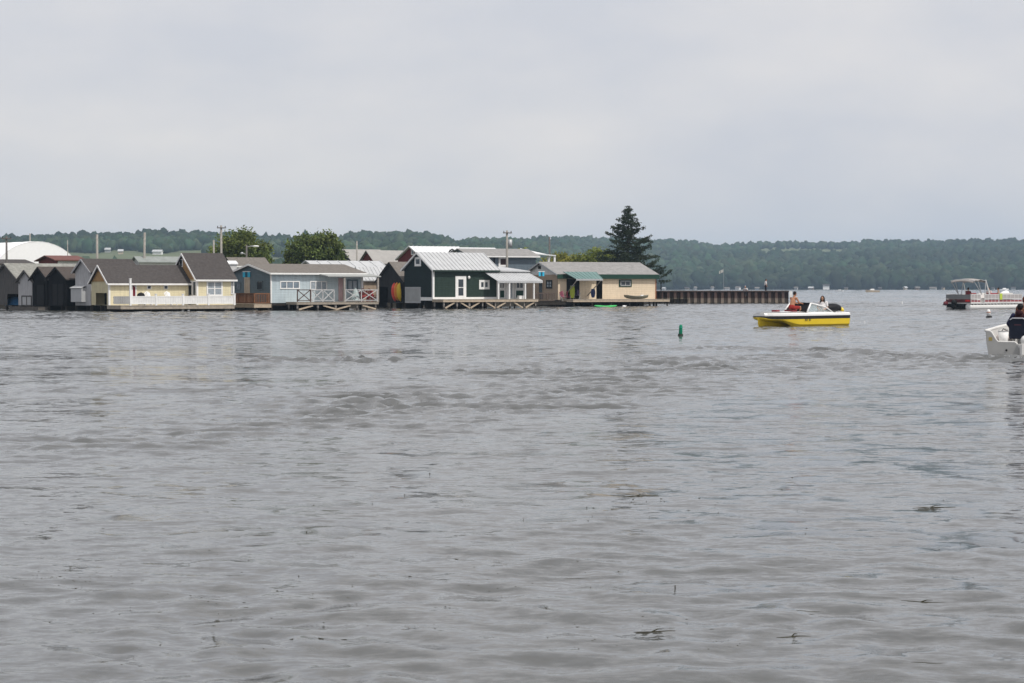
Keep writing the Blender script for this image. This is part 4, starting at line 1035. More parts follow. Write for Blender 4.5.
    if hair:
        def f(g):
            g.ell(H + Vector((0, -.018, .028)), (.088, .098, .105), 14, 10)
            if long_hair:
                for s in (-1, 0, 1): g.capsule(H + Vector((s * .05, -.06, 0)), H + Vector((s * .085, -.085 if s == 0 else -.045, -.27)), .058, .045)
                for s in (-1, 1): g.capsule(H + Vector((s * .075, .01, .02)), H + Vector((s * .10, .02, -.24)), .034, .03)
        garment('hair', hair, f)
    if cap:
        def f(g):
            g.ell(H + Vector((0, -.01, .05)), (.094, .108, .085), 14, 10); g.ell(H + Vector((0, .11, .045)), (.07, .075, .016), 12, 6)
        garment('cap', cap, f)
    for s in (-1, 1):
        e = MB(); e.ell(H + Vector((s * .03, .084, .012)), (.014, .011, .009), 8, 6); e.build('eye', BLACK, r, True)
    if shoes:
        for n in 'LR':
            e = MB(); e.ell(J['foo' + n] + Vector((0, .07, -.045)), (.052, .14, .05), 12, 8); e.build('shoe', shoes, r, True)
    return r
def in_frame(o, p):
    a = o.rotation_euler[2]; c, s = math.cos(a), math.sin(a)
    return (o.location.x + p[0] * c - p[1] * s, o.location.y + p[0] * s + p[1] * c, o.location.z + p[2])

# ================================================================== yellow speedboat
GEL = mat('white_gelcoat', (.78, .78, .77), .25, .03, spec=.5)
YEL = mat('yellow_gelcoat', (.80, .58, .03), .3, .05, spec=.5)
BLK = mat('black_gelcoat', (.014, .014, .016), .3, .1, spec=.5)
VINYL = mat('black_vinyl', (.013, .013, .015), .5, .2, 8)
bt = empty('speedboat', 'yellow and white speedboat with black stripe carrying two people', 'motorboat', (*XY(802.5, 99.2), 0), R(218))
BL = 5.5; ox = 2.40                                 # hull length; origin lies amidships
def half(x):
    b = 1.0 - .04 * (1 - min(1, x / 1.5)); t = max(0, (x - 3.2) / (BL - 3.2)); b *= 1 - .60 * t ** 2.3
    u = max(0, (x - 2.4) / (BL - 2.4)) ** 1.8; sh = .62 - .02 * (x / BL)
    v = max(0, min(1, (x - 3.5) / 1.3)); v = v * v * (3 - 2 * v); k = max(0, (x - 5.0) / (BL - 5.0)) ** 2
    zs_ = sh - .27 + .10 * k
    return [(0, -.14 + .18 * k), (.22 * b, .02 + .20 * v + .14 * k), (.60 * b, .04 + (zs_ - .10) * v), (.80 * b, -.10 + (zs_ + .06) * v), (.965 * b, .10 + (zs_ - .12) * v), (b, zs_ + .02), (b * 1.02, sh - .09), (b * 1.015, sh), (b * .93, sh + .045), (b * .80, sh + .05)]
sx_ = [0, .4, 1, 1.6, 2.2, 2.7, 3.1, 3.4, 3.6, 3.8, 4.0, 4.2, 4.4, 4.6, 4.85, 5.1, 5.3, 5.44, 5.5]
rings = []
for x in sx_:
    h = half(x); k = 1 if x < 5.25 else (.9 if x < 5.46 else .35)
    if x > 5.46: h = [(y, z + (.04 if i < 5 else 0)) for i, (y, z) in enumerate(h)]
    rings.append([(x - ox, y * k, z) for y, z in h])
b = MB(); n = 10
for sg in (1, -1):
    vs = [(p[0], p[1] * sg, p[2]) for rg_ in rings for p in rg_]
    off = len(b.v); b.v += vs
    for i in range(len(rings) - 1):
        for j in range(n - 1):
            f = [i * n + j, i * n + j + 1, (i + 1) * n + j + 1, (i + 1) * n + j]
            b.f.append([off + q for q in (f if sg == 1 else f[::-1])]); b.m.append(0 if j < 5 else (1 if j < 6 else 2))
    for e_ in (0, len(rings) - 1):
        base = off + e_ * n
        for lo, hi, m in ((0, 5, 0), (5, 6, 1), (6, 9, 2)):
            c = [base + q for q in range(lo, hi + 1)]
            q = [(rings[e_][lo][0], 0, rings[e_][lo][2]), (rings[e_][hi][0], 0, rings[e_][hi][2])]
            k0 = len(b.v); b.v += q; b.f.append(c + [k0 + 1, k0]); b.m.append(m)
hull = b.build('hull', [YEL, BLK, GEL], bt)
sh = lambda x: .67 - .02 * (x / BL)
b = MB()                                             # decks around the two open wells
def dk_(xa, xb, ya, yb, up=0.0):
    n_ = 6
    for i in range(n_):
        x0, x1 = xa + (xb - xa) * i / n_, xa + (xb - xa) * (i + 1) / n_
        for sg in (1, -1):
            e0 = half(x0)[9][0] * (.8 if x0 > 5.46 else 1); e1 = half(x1)[9][0] * (.35 if x1 > 5.46 else 1)
            y00, y01 = min(ya, e0), (e0 if yb is None else yb); y10, y11 = min(ya, e1), (e1 if yb is None else yb)
            c = lambda x, y: (x - ox, sg * y, sh(x) + up * max(0, 1 - (y / .9) ** 2))
            f = [c(x0, y00), c(x0, y01), c(x1, y11), c(x1, y10)]; b.add(f, [(0, 1, 2, 3) if sg == -1 else (3, 2, 1, 0)])
dk_(0, .55, 0, None, .06); dk_(.55, 2.75, .66, None); dk_(2.75, 3.15, 0, None, .08); dk_(3.15, 4.2, 0, None, .07); dk_(4.2, 5.49, 0, None, .05)
deck_ = b.build('deck', GEL, bt)
b = MB()
for xa, xb, y in ((.55, 2.75, .66),):
    z0 = .2
    b.add([(xa - ox, -y, z0), (xb - ox, -y, z0), (xb - ox, y, z0), (xa - ox, y, z0)] + [(x - ox, yy, sh(x)) for x, yy in ((xa, -y), (xb, -y), (xb, y), (xa, y))],
          [(0, 1, 2, 3), (0, 4, 5, 1), (1, 5, 6, 2), (2, 6, 7, 3), (3, 7, 4, 0)])
b.build('cockpit_liner', mat('grey_vinyl', (.30, .30, .30), .7, .1), bt)
# raked windscreen: dark front panel, clear sides, white frame
A0, A1 = (2.92, .80, sh(2.9)), (2.55, .70, 1.12); B0 = (1.1, .84, sh(1.1)); M0, M1 = (2.98, .0, .72), (2.62, 0, 1.14)
lo = lambda p, s=1: (p[0] - ox, p[1] * s, p[2])
b = MB(); q = [lo(A0), lo(A1), lo(A1, -1), lo(A0, -1)]
b.add(q + [(x - .02, y, z - .015) for x, y, z in q], [(0, 1, 2, 3), (7, 6, 5, 4), (0, 4, 5, 1), (1, 5, 6, 2), (2, 6, 7, 3), (3, 7, 4, 0)]); ws = b.build('windscreen', VINYL, bt)
CLEAR = bpy.data.materials.new('clear_side_glass'); CLEAR.use_nodes = True
cb = CLEAR.node_tree.nodes['Principled BSDF']; cb.inputs['Base Color'].default_value = (.75, .82, .82, 1); cb.inputs['Roughness'].default_value = .03; cb.inputs['Transmission Weight'].default_value = .85; cb.inputs['IOR'].default_value = 1.1
for s in (1, -1):
    b = MB(); q = [lo(A0, s), lo(A1, s), lo(B0, s)]; b.add(q + [(x, y - .012 * s, z) for x, y, z in q], [(0, 1, 2), (5, 4, 3), (0, 3, 4, 1), (1, 4, 5, 2), (2, 5, 3, 0)]); b.build('side_glass', CLEAR, ws)
    b = MB(); b.tube([lo(A0, s), lo(A1, s)], .045, 8); b.tube([lo(A1, s), lo((1.6, .80, .93), s), lo(B0, s)], [.045, .035, .03], 8); b.tube([lo(A0, s), lo((2, .83, sh(2) + .01), s), lo(B0, s)], .03, 8); b.build('frame', GEL, ws, True)
b = MB(); b.tube([lo(A1), lo(M1), lo(A1, -1)], .03, 8); b.build('frame', VINYL, ws, True)
# seats, motor, bow cushion, marks
b = MB(); b.box(.75 - ox, -.6, .2, 1.45 - ox, .6, .58); b.build('seat', GEL, bt)
b = MB(); b.box(3.14 - ox, -.22, .66, 3.45 - ox, .34, .80); b.build('bow_seat', mat('maroon_vinyl', (.16, .025, .03), .5, .15), bt)
b = MB(); b.box(3.95 - ox, -.36, .68, 4.2 - ox, -.05, .80); b.build('cushion', mat('dull_red_vinyl', (.22, .05, .06), .5, .2), bt)
mo = MB(); mo.ell((.28 - ox, 0, .86), (.62, .34, .25), 18, 10); mo.box(.0 - ox, -.24, .62, .62 - ox, .24, .80); mc = remesh(mo.build('motor_cover', VINYL, bt), .03)
b = MB(); b.ell((-.30 - ox, .0, .76), (.14, .25, .17), 12, 8); b.build('motor_band', YEL, mc, True)
b = MB(); b.tube([(-.12 - ox, 0, .6), (-.16 - ox, 0, -.4)], [.12, .07], 10); b.build('motor_leg', BLACK, mc, True)
b = MB(); b.tube([(x - ox, .55, .66 + .06 * math.sin(math.pi * (x - .1) / .5)) for x in (.1, .2, .35, .5, .6)], .018, 6); b.build('cleat', GALV, bt)
for sg in (1, -1):
    cu = bpy.data.curves.new('registration', 'FONT'); cu.body = 'NY 81'; cu.size = .17; cu.extrude = .004; cu.align_x = 'CENTER'
    to = bpy.data.objects.new('registration', cu); COL.objects.link(to)
    dg = bpy.context.evaluated_depsgraph_get(); me = bpy.data.meshes.new_from_object(to.evaluated_get(dg)); bpy.data.objects.remove(to)
    to = bpy.data.objects.new('registration', me); COL.objects.link(to); to.parent = bt; me.materials.append(BLK)
    to.location = (3.05 - ox, sg * 1.01, .27); to.rotation_euler = (R(86), 0, R(180 if sg == 1 else 0))
# its people
person('shirtless man in red shorts sitting on the yellow speedboat bow facing aft', in_frame(bt, (3.28 - ox, .1, .80)), R(218 + 90), pose('sit', .28, 'reach'), PM['tan'], bottom=mat('red_cloth', (.27, .03, .026), .8), legs=.5, hair=PM['dark'])
person('woman with long dark hair and white top seated in the yellow speedboat', in_frame(bt, (1.22 - ox, .25, .58)), R(218 - 60), pose('sit', .0, 'lap'), PM['skin'], top=mat('white_cloth', (.68, .66, .66), .8, .06), bottom=mat('grey_cloth', (.2, .2, .22), .8), hair=PM['dark'], long_hair=True)

# ================================================================== pontoon boat
pb = empty('pontoon_boat', 'red and white pontoon boat with a raised canopy at the right edge', 'pontoon boat', (0, 0, 0), R(46))
a = R(46); nx, ny = XY(971, 172.0)
pb.location = (nx - 1.25 * math.sin(a), ny + 1.25 * math.cos(a), 0)      # stern centre
PL = 9.4; RAILZ0, RAILZ1 = .55, 1.12
ALU = mat('white_aluminium', (.68, .68, .67), .4, .05); REDP = mat('red_panel', (.30, .02, .03), .45, .1); GRYP = mat('grey_stern_panel', (.20, .205, .21), .5, .1)
for y in (-.95, .95):
    b = MB(); b.tube([(0, y, .2), (.05, y, .2), (PL - 1.2, y, .2), (PL - .5, y, .3), (PL - .05, y, .46)], [.2, .3, .3, .24, .06], 16); b.build('pontoon', ALU, pb, True)
b = MB(); b.box(-.02, -1.25, .5, PL - .3, 1.25, .58); b.build('deck', ALU, pb)
b = MB()
for i in range(14): b.box(.3 + i * .55, -1.18, .4, .42 + i * .55, 1.18, .498)
b.build('cross_member', BLACK, pb)
REDR = mat('dull_red_stripe', (.28, .07, .08), .5, .15)
def panel(P, u0, u1, name='rail_panel'):
    f = MB()
    for z in (.62, .9, 1.3): f.bar(P(u0, 0, z), P(u1, 0, z), .05)
    k = max(1, round((u1 - u0) / .6))
    for i in range(k + 1): u = u0 + (u1 - u0) * i / k; f.bar(P(u, 0, .58), P(u, 0, 1.32), .05)
    o = f.build(name, ALU, pb)
    g = MB(); g.box(*P(u0 + .03, -.012, .645), *P(u1 - .03, .012, .80)); g.build('red_panel', REDR, o)
    g = MB(); g.box(*P(u0 + .03, -.010, .925), *P(u1 - .03, .010, 1.27)); g.build('upper_panel', mat('pale_rail_panel', (.40, .375, .375), .5, .08), o)
for y in (-1.2, 1.2):
    for u0, u1 in ((.05, 1.6), (2.3, 4.6), (4.7, 8.6)): panel(lambda u, w, z: (u, y + w, z), u0, u1)
panel(lambda u, w, z: (8.7 + w, u, z), -1.15, 1.15)
b = MB(); b.box(-.06, -1.2, .92, .03, 1.2, 1.3); b.build('stern_panel', GRYP, pb)
b = MB(); b.box(-.07, -1.2, .6, .03, 1.2, .88); b.build('stern_panel', mat('dark_red_panel', (.10, .025, .03), .5, .2), pb)
b = MB(); b.box(-.10, -1.15, .68, -.072, -.75, .84); b.build('tail_light', mat('red_lens', (.6, .03, .03), .2), pb)
om = MB(); om.ell((-.45, .15, .62), (.3, .24, .26), 14, 10); om.box(-.6, -.02, .1, -.3, .32, .5); o = remesh(om.build('outboard_motor', BLACK, pb), .04)
b = MB(); b.tube([(-.45, .15, .3), (-.5, .15, -.5)], [.12, .07], 8); b.build('motor_leg', BLACK, o)
b = MB(); b.box(-.7, .55, .36, -.05, 1.15, .42); b.box(-.1, -.6, .2, -.02, 1.1, .5); b.build('swim_platform', BLACK, pb)
b = MB(); b.ell((-.5, .95, .52), (.30, .18, .2), 12, 8); b.build('motor_cowl', mat('red_cowl', (.12, .025, .035), .4, .1), pb, True)
CANV = mat('grey_canvas', (.33, .31, .30), .8, .12)
b = MB(); n, k = 10, 8; vs = []
for i in range(n + 1):
    for j in range(k + 1):
        u, v = i / n, j / k; vs.append((.55 + 2.1 * u, -1.1 + 2.2 * v, 2.66 - .28 * (2 * v - 1) ** 2 * .45 - .22 * (2 * u - 1) ** 4 + .03 * math.sin(u * 14)))
fs = [(i * (k + 1) + j, (i + 1) * (k + 1) + j, (i + 1) * (k + 1) + j + 1, i * (k + 1) + j + 1) for i in range(n) for j in range(k)]
b.add(vs, fs); b.add([(x, y, z - .05) for x, y, z in vs], [f[::-1] for f in fs])
cp = b.build('canopy', CANV, pb, True)
for x0, x1 in ((1.9, .6), (1.9, 1.3), (2.4, 2.6), (3.1, 2.6)):
    b = MB()
    for y in (-1.12, 1.12): b.tube([(x0, y * 1.04, 1.3), (x1, y, 2.5)], .035, 8)
    b.tube([(x1, -1.12, 2.48), (x1, -.6, 2.58), (x1, .6, 2.58), (x1, 1.12, 2.48)], .03, 8); b.build('canopy_frame', GALV if x0 < 3 else ALU, cp)
b = MB(); b.bar((3.25, -1.14, 1.3), (2.55, -1.14, 2.55), .09, .05); b.build('canopy_strap', WHITE, cp)
b = MB(); b.box(2.1, -.55, .58, 2.6, .35, 1.35); b.build('helm_console', ALU, pb)
for x0, x1, y0, y1 in ((3.0, 4.6, -1.1, -.55), (5.0, 7.2, -1.1, -.55), (3.0, 4.6, .55, 1.1), (5.0, 7.2, .55, 1.1), (1.1, 1.7, -.4, .4), (.2, .8, -1.1, 1.1)):
    b = MB(); b.box(x0, y0, .58, x1, y1, .98); s_ = b.build('seat', mat('white_vinyl', (.66, .64, .62), .5, .06), pb)
    b = MB(); yb = y0 - .02 if y0 < -.5 and x1 - x0 > 1 else (y1 - .1 if y0 > 0 else None)
    if yb is not None: b.box(x0, yb, .984, x1, yb + .12, 1.42); b.build('backrest', REDP if x0 < 4 else mat('white_vinyl', (.66, .64, .62)), s_)
person('driver in dark red shirt under the pontoon boat canopy', in_frame(pb, (1.45, -.05, .98)), R(46 - 90), pose('sit', .05, 'reach'), PM['tan'], top=mat('dark_red_shirt', (.16, .03, .035), .8), bottom=mat('grey_cloth', (.2, .2, .22)), hair=PM['dark'], vox=.022)
person('dark haired passenger in pale shirt on the pontoon boat behind the canopy', in_frame(pb, (3.7, -.80, .98)), R(46 + 100), pose('sit', .0, 'lap'), PM['skin'], top=mat('pale_pink_shirt', (.6, .5, .48), .8), bottom=mat('grey_cloth', (.2, .2, .22)), hair=PM['dark'], vox=.022)
person('passenger with dark hair and tan top on the pontoon boat near the frame edge', in_frame(pb, (5.35, -.80, .98)), R(46 + 30), pose('sit', .0, 'lap'), PM['skin'], top=mat('tan_shirt', (.42, .30, .22), .8), bottom=mat('dark_shorts', (.03, .03, .04), .8), hair=PM['dark'], vox=.022)
r = empty('towel', 'lime yellow towel over the rail of the pontoon boat', 'towel', in_frame(pb, (4.95, -1.245, .9)), R(46))
b = MB(); n = 8; vs = [(-.2 + .4 * i / n, .02 * math.sin(i * 1.3) - .01, z) for z in (.47, .2, -.06) for i in range(n + 1)]
b.add(vs, [(j * (n + 1) + i, j * (n + 1) + i + 1, (j + 1) * (n + 1) + i + 1, (j + 1) * (n + 1) + i) for j in (0, 1) for i in range(n)])
b.add([(x, y + .02, z) for x, y, z in vs], [(j * (n + 1) + i, (j + 1) * (n + 1) + i, (j + 1) * (n + 1) + i + 1, j * (n + 1) + i + 1) for j in (0, 1) for i in range(n)]); b.build('fabric', mat('lime_yellow_cloth', (.50, .62, .08), .85), r, True)
cvr = empty('folded_cover', 'folded white cover resting on the pontoon boat bow seats', 'cover', in_frame(pb, (6.3, -.85, .98)), R(46))
b = MB(); b.ell((0, 0, .30), (.75, .22, .30), 16, 8); b.ell((.3, .05, .36), (.5, .2, .3), 14, 8); remesh(b.build('fabric', WHITE, cvr), .04)

# ================================================================== skiff at the right edge
sk = empty('skiff', 'grey white skiff seen from its stern at the right edge', 'motorboat', (0, 0, 0), R(63))
SY = 56.4; a = R(63); nx, ny = XY(986.3, SY)
sk.location = (nx + .68 * math.sin(a), ny - .68 * math.cos(a), 0)
SKH = mat('grey_hull_paint', (.40, .40, .39), .4, .08); SKW = mat('white_boat_paint', (.66, .655, .64), .35, .06)
st = [0, .5, 1.1, 1.8, 2.5, 3.1, 3.6, 3.95, 4.15]
def sec(x):
    t = x / 4.15; bb = .68 + .03 * math.sin(math.pi * min(t * 1.3, 1)) ; bb *= (1 - max(0, (t - .45) / .55) ** 2.2) + .02
    zs = .66 + .20 * t ** 1.2; kz = -.16 + .55 * max(0, t - .6) ** 1.6 * 2
    return [(0, kz), (bb * .5, kz + .06), (bb * .88, kz + .16), (bb * .97, zs * .55), (bb, zs)]
b = MB()
for sg in (1, -1):
    off = len(b.v); b.v += [(x, y * sg, z) for x in st for y, z in sec(x)]
    for i in range(len(st) - 1):
        for j in range(4):
            f = [off + q for q in (i * 5 + j, i * 5 + j + 1, (i + 1) * 5 + j + 1, (i + 1) * 5 + j)]; b.f.append(f if sg == 1 else f[::-1]); b.m.append(0)
b.build('hull', SKH, sk, True)
b = MB()
for sg in (1, -1):                                   # inner lining
    off = len(b.v); b.v += [(x, max(0, y - .05) * sg, max(z, .08) ) for x in st for y, z in sec(x)]
    for i in range(len(st) - 1):
        for j in range(4):
            f = [off + q for q in (i * 5 + j, i * 5 + j + 1, (i + 1) * 5 + j + 1, (i + 1) * 5 + j)]; b.f.append(f[::-1] if sg == 1 else f)
b.build('inner_lining', SKW, sk, True)
tp = [(.68, .66), (.57, .66), (.52, .62), (.40, .42), (.34, .36), (-.12, .36), (-.17, .33), (-.25, .2), (-.30, .18), (-.44, .18), (-.5, .36), (-.56, .62), (-.6, .66), (-.68, .66)]
lw = [(-.66, .36), (-.6, 0.0), (-.34, -.10), (0, -.16), (.34, -.10), (.6, 0.0), (.66, .36)]
b = MB(); pl = tp + lw; m_ = len(pl)
b.add([(-.03, y, z) for y, z in pl] + [(.03, y, z) for y, z in pl], [tuple(range(m_)), tuple(reversed(range(m_, 2 * m_)))] + [(i, m_ + i, m_ + (i + 1) % m_, (i + 1) % m_) for i in range(m_)]); tr = b.build('transom', SKH, sk)
b = MB(); b.tube([(0, y, z + .012) for y, z in tp], .026, 6); b.build('transom_cap', SKW, tr, True)
b = MB(); b.box(-.034, .50, .40, -.031, .60, .50); b.build('plate', mat('ochre_plate', (.38, .30, .10), .5), tr)
b = MB(); b.tube([(-.04, .1, .14), (-.031, .1, .14)], .03, 10); b.build('drain', BLACK, tr)
for sg in (1, -1):
    b = MB(); b.tube([(x, sec(x)[4][0] * sg, sec(x)[4][1] + .02) for x in st], [.04, .045, .05, .055, .055, .05, .045, .04, .03], 10); b.build('gunwale', SKW, sk, True)
b = MB(); b.box(.35, -.62, .24, .75, .62, .30); b.build('thwart', SKW, sk)
b = MB(); b.ell((.02, -.40, .42), (.16, .12, .14), 14, 10); b.box(-.12, -.48, .2, .10, -.32, .44); o = remesh(b.build('outboard_motor', SKW, sk), .03)
b = MB(); b.tube([(-.1, -.37, .3), (-.16, -.37, -.5)], [.09, .06], 8); b.build('motor_leg', SKW, o)
NAVY = mat('navy_vinyl', (.014, .018, .032), .5, .2)
# seat: y to port (left in view)
def skp(x, y): return (x, y)
seat_y = -.04
b = MB(); b.box(.78, seat_y - .24, .44, 1.2, seat_y + .24, .52); b.build('seat', NAVY, sk)
b = MB(); b.tube([(1.0, seat_y, .05), (1.0, seat_y, .44)], .05, 8); b.build('seat_post', GALV, sk)
b = MB(); n = 6
pr_ = [(-.245, .46), (.245, .46), (.25, .8), (.22, .97), (.15, 1.02), (-.15, 1.02), (-.22, .97), (-.25, .8)]
b.add([(.72, seat_y + y, z) for y, z in pr_] + [(.80, seat_y + y, z) for y, z in pr_], [tuple(range(8)), tuple(reversed(range(8, 16)))] + [(i, 8 + i, 8 + (i + 1) % 8, (i + 1) % 8) for i in range(8)])
bk = b.build('backrest', NAVY, sk)
b = MB(); b.tube([(.71, seat_y - .22, .985), (.705, seat_y - .15, 1.03), (.705, seat_y + .15, 1.03), (.71, seat_y + .22, .985)], .018, 6); b.build('piping', mat('grey_piping', (.45, .46, .5), .6), bk)
b = MB(); b.box(.712, seat_y - .10, .83, .7185, seat_y + .10, .85); b.build('badge', mat('red_badge', (.12, .05, .06), .5), bk)
person('man in navy sleeves and dark maroon vest seated in the skiff, back to the viewer', in_frame(sk, (1.0, seat_y + .02, .52)), R(63 - 90 - 4), pose('sit', .06, 'side'), PM['tan'], top=mat('dark_maroon_vest', (.035, .012, .016), .8), sleeves=mat('navy_sleeve', (.02, .022, .06), .8), bottom=mat('dark_shorts', (.03, .03, .04)), hair=PM['dark'], cap=BLACK, vox=.012, hood=True)
person('person with reddish brown hair seated in the skiff bow, cut by the right edge', in_frame(sk, (2.5, .17, .73)), R(63 - 90), pose('sit', .05, 'lap'), PM['tan'], top=mat('brown_shirt', (.12, .05, .035), .8), bottom=mat('grey_cloth', (.2, .2, .22)), hair=mat('reddish_brown_hair', (.11, .03, .018), .6), long_hair=False, vox=.014)
b = MB(); b.box(2.55, -.45, .2, 3.0, .45, .64); b.build('bow_seat', SKW, sk)
r = empty('bucket', 'white bucket inside the skiff beside the navy seat', 'bucket', in_frame(sk, (.62, .34, .305)), 0)
b = MB(); b.tube([(0, 0, 0), (0, 0, .34)], [.12, .15], 16); b.build('body', WHITE, r, True)
b = MB(); b.tube([(math.cos(a_) * .15, math.sin(a_) * .02, .34 + math.sin(a_) * .1) for a_ in [math.pi * i / 8 for i in range(9)]], .008, 5); b.build('handle', GALV, r)
b = MB(); b.tube([(0, 0, .342), (0, 0, .36)], [.155, .155], 16); b.build('lid', GREYPANEL, r, True)
r = empty('gear_bag', 'pale bag slumped inside the skiff by the port gunwale', 'bag', in_frame(sk, (.95, .42, .1)), R(20))
b = MB(); b.ell((0, 0, .26), (.28, .17, .26), 14, 10); b.ell((.1, .02, .38), (.17, .13, .2), 12, 8); remesh(b.build('body', mat('pale_bag_cloth', (.55, .50, .48), .8, .2, 6), r), .02)
b = MB(); b.tube([(-.1, 0, .5), (0, 0, .62), (.14, 0, .56)], .015, 6); b.build('strap', BLACK, r)

# ================================================================== buoys and far boats
r = empty('channel_buoy', 'slim green channel buoy left of the yellow speedboat', 'buoy', (*XY(680.5, YW(336.5)), 0)); r.rotation_euler[1] = R(2)
GB = mat('buoy_green', (.012, .20, .115), .5, .12)
b = MB(); b.tube([(0, 0, -.4), (0, 0, .38), (0, 0, .44), (0, 0, .46)], [.085, .065, .055, .03], 14); b.build('spar', GB, r, True)
b = MB(); b.tube([(0, 0, -.3), (0, 0, .10)], [.115, .10], 14); b.build('collar', mat('weedy_dark_collar', (.02, .03, .022), .7, .3, 8), r, True)
b = MB(); b.tube([(0, 0, .33), (0, 0, .365)], [.074, .073], 14); b.build('reflective_band', mat('green_reflective', (.02, .32, .2), .3), r, True)
r = empty('marker_buoy', 'white marker buoy with dark base before the pontoon boat', 'buoy', (*XY(989, YW(317.5)), 0)); r.rotation_euler[1] = R(-5)
b = MB(); b.tube([(0, 0, .06), (0, 0, .42), (0, 0, .50), (0, 0, .52)], [.13, .12, .09, .03], 14); b.build('spar', WHITE, r, True)
b = MB(); b.tube([(0, 0, -.3), (0, 0, .02), (0, 0, .10)], [.2, .21, .17], 14); b.build('float_collar', BLACK, r, True)
b = MB(); b.tube([(0, 0, .30), (0, 0, .36)], [.132, .13], 14); b.build('orange_band', mat('faded_orange', (.5, .25, .18), .6), r, True)
r = empty('marker_buoy', 'tiny thin white spar buoy far out left of the pontoon boat', 'buoy', (*XY(902, YW(304.2)), 0))
b = MB(); b.tube([(0, 0, -.3), (0, 0, .26), (0, 0, .32)], [.06, .05, .02], 10); b.build('spar', WHITE, r, True)
b = MB(); b.tube([(0, 0, -.2), (0, 0, .08)], [.12, .10], 12); b.build('float_collar', mat('pale_collar', (.5, .5, .48), .6), r, True)
def far_boat(label, px, Y, L, hm, rz, cab=True):
    r = empty('motorboat', label, 'motorboat', (*XY(px, Y), 0), rz)
    b = MB(); st_ = [0, .3, .6, .8, .93, 1.0]; vs = []
    for t in st_:
        w = L * .17 * (1 if t < .6 else max(.03, 1 - ((t - .6) / .4) ** 2)); s_ = L * (.13 + .05 * t ** 2)
        vs += [(t * L - L / 2, y * w, z) for y, z in ((-1, s_), (-.85, 0.02), (0, -.1), (.85, .02), (1, s_))]
    b.add(vs, [(i * 5 + j, i * 5 + j + 1, (i + 1) * 5 + j + 1, (i + 1) * 5 + j) for i in range(5) for j in range(4)] + [tuple(range(5))] + [(i * 5, (i + 1) * 5, (i + 1) * 5 + 4, i * 5 + 4) for i in range(5)])
    b.build('hull', hm, r)
    if cab:
        b = MB(); z = L * .15; q = [(-.15, -.11, 0), (.22, -.1, 0), (.22, .1, 0), (-.15, .11, 0), (-.1, -.09, .1), (.1, -.08, .1), (.1, .08, .1), (-.1, .09, .1)]
        b.add([(x * L, y * L, z + h * L) for x, y, h in q], [(4, 5, 6, 7), (0, 1, 5, 4), (1, 2, 6, 5), (2, 3, 7, 6), (3, 0, 4, 7)]); b.build('cabin', WHITE, r)
    return r
far_boat('small tan motorboat far out on the lake above the speedboat stern', 872.5, 800, 5.6, mat('tan_hull', (.62, .50, .36), .5), R(172))
far_boat('tiny white motorboat near the far shore left of the tan one', 839.5, 960, 3.6, WHITE, R(150))
far_boat('tiny white motorboat at the far shore right of the pontoon canopy', 1004, 1250, 6.5, WHITE, R(20))

# people on the pier
person('person in white shirt and dark trousers standing on the steel pier', (*XY(765.5, PY + .6), 1.16), R(-80), pose('stand', .05, 'down'), PM['tan'], top=mat('white_cloth', (.68, .66, .66)), bottom=mat('dark_shorts', (.03, .03, .04)), hair=PM['brown'], vox=.022, shoes=BLACK)
person('person in white shirt sitting low on the steel pier', (*XY(746.5, PY + .8), 1.2), R(150), pose('sit', .55, 'lap'), PM['tan'], top=mat('white_cloth', (.68, .66, .66)), bottom=mat('grey_cloth', (.2, .2, .22)), hair=mat('grey_hair', (.35, .34, .33), .7), vox=.022)
# ================================================================== water
def px_line(pts): return [(K(p) * YW(q), YW(q)) for p, q in pts]
WAKES = [(px_line([(1000, 357), (880, 352), (760, 349), (690, 349)]), 1.9, .056), (px_line([(985, 360), (900, 364), (740, 368), (600, 384), (440, 402)]), 2.8, .056),
         (px_line([(1010, 358), (800, 357), (640, 360), (440, 372)]), 3.0, .042), (px_line([(365, 360), (290, 361)]), 1.5, .070), (px_line([(290, 361), (80, 362), (0, 364)]), 1.5, .045), (px_line([(200, 389), (90, 389)]), 1.5, .055), (px_line([(440, 402), (250, 430), (60, 440)]), 2.8, .030)]
wr = np.random.default_rng(3); CHOP = .085
comps = []
for lam, amp, cnt in ((3.0, .0010, 7), (1.6, .0016, 9), (.95, .0028, 12), (.55, .0036, 18), (.34, .0027, 22), (.21, .0013, 22)):
    for _ in range(cnt):
        th = wr.normal(R(84), 1.0); l = lam * wr.uniform(.75, 1.3)
        comps.append((2 * math.pi / l * math.cos(th), 2 * math.pi / l * math.sin(th), amp * wr.uniform(.5, 1.2) * (7 / cnt) ** .5 * .60, wr.uniform(0, 6.28), l))
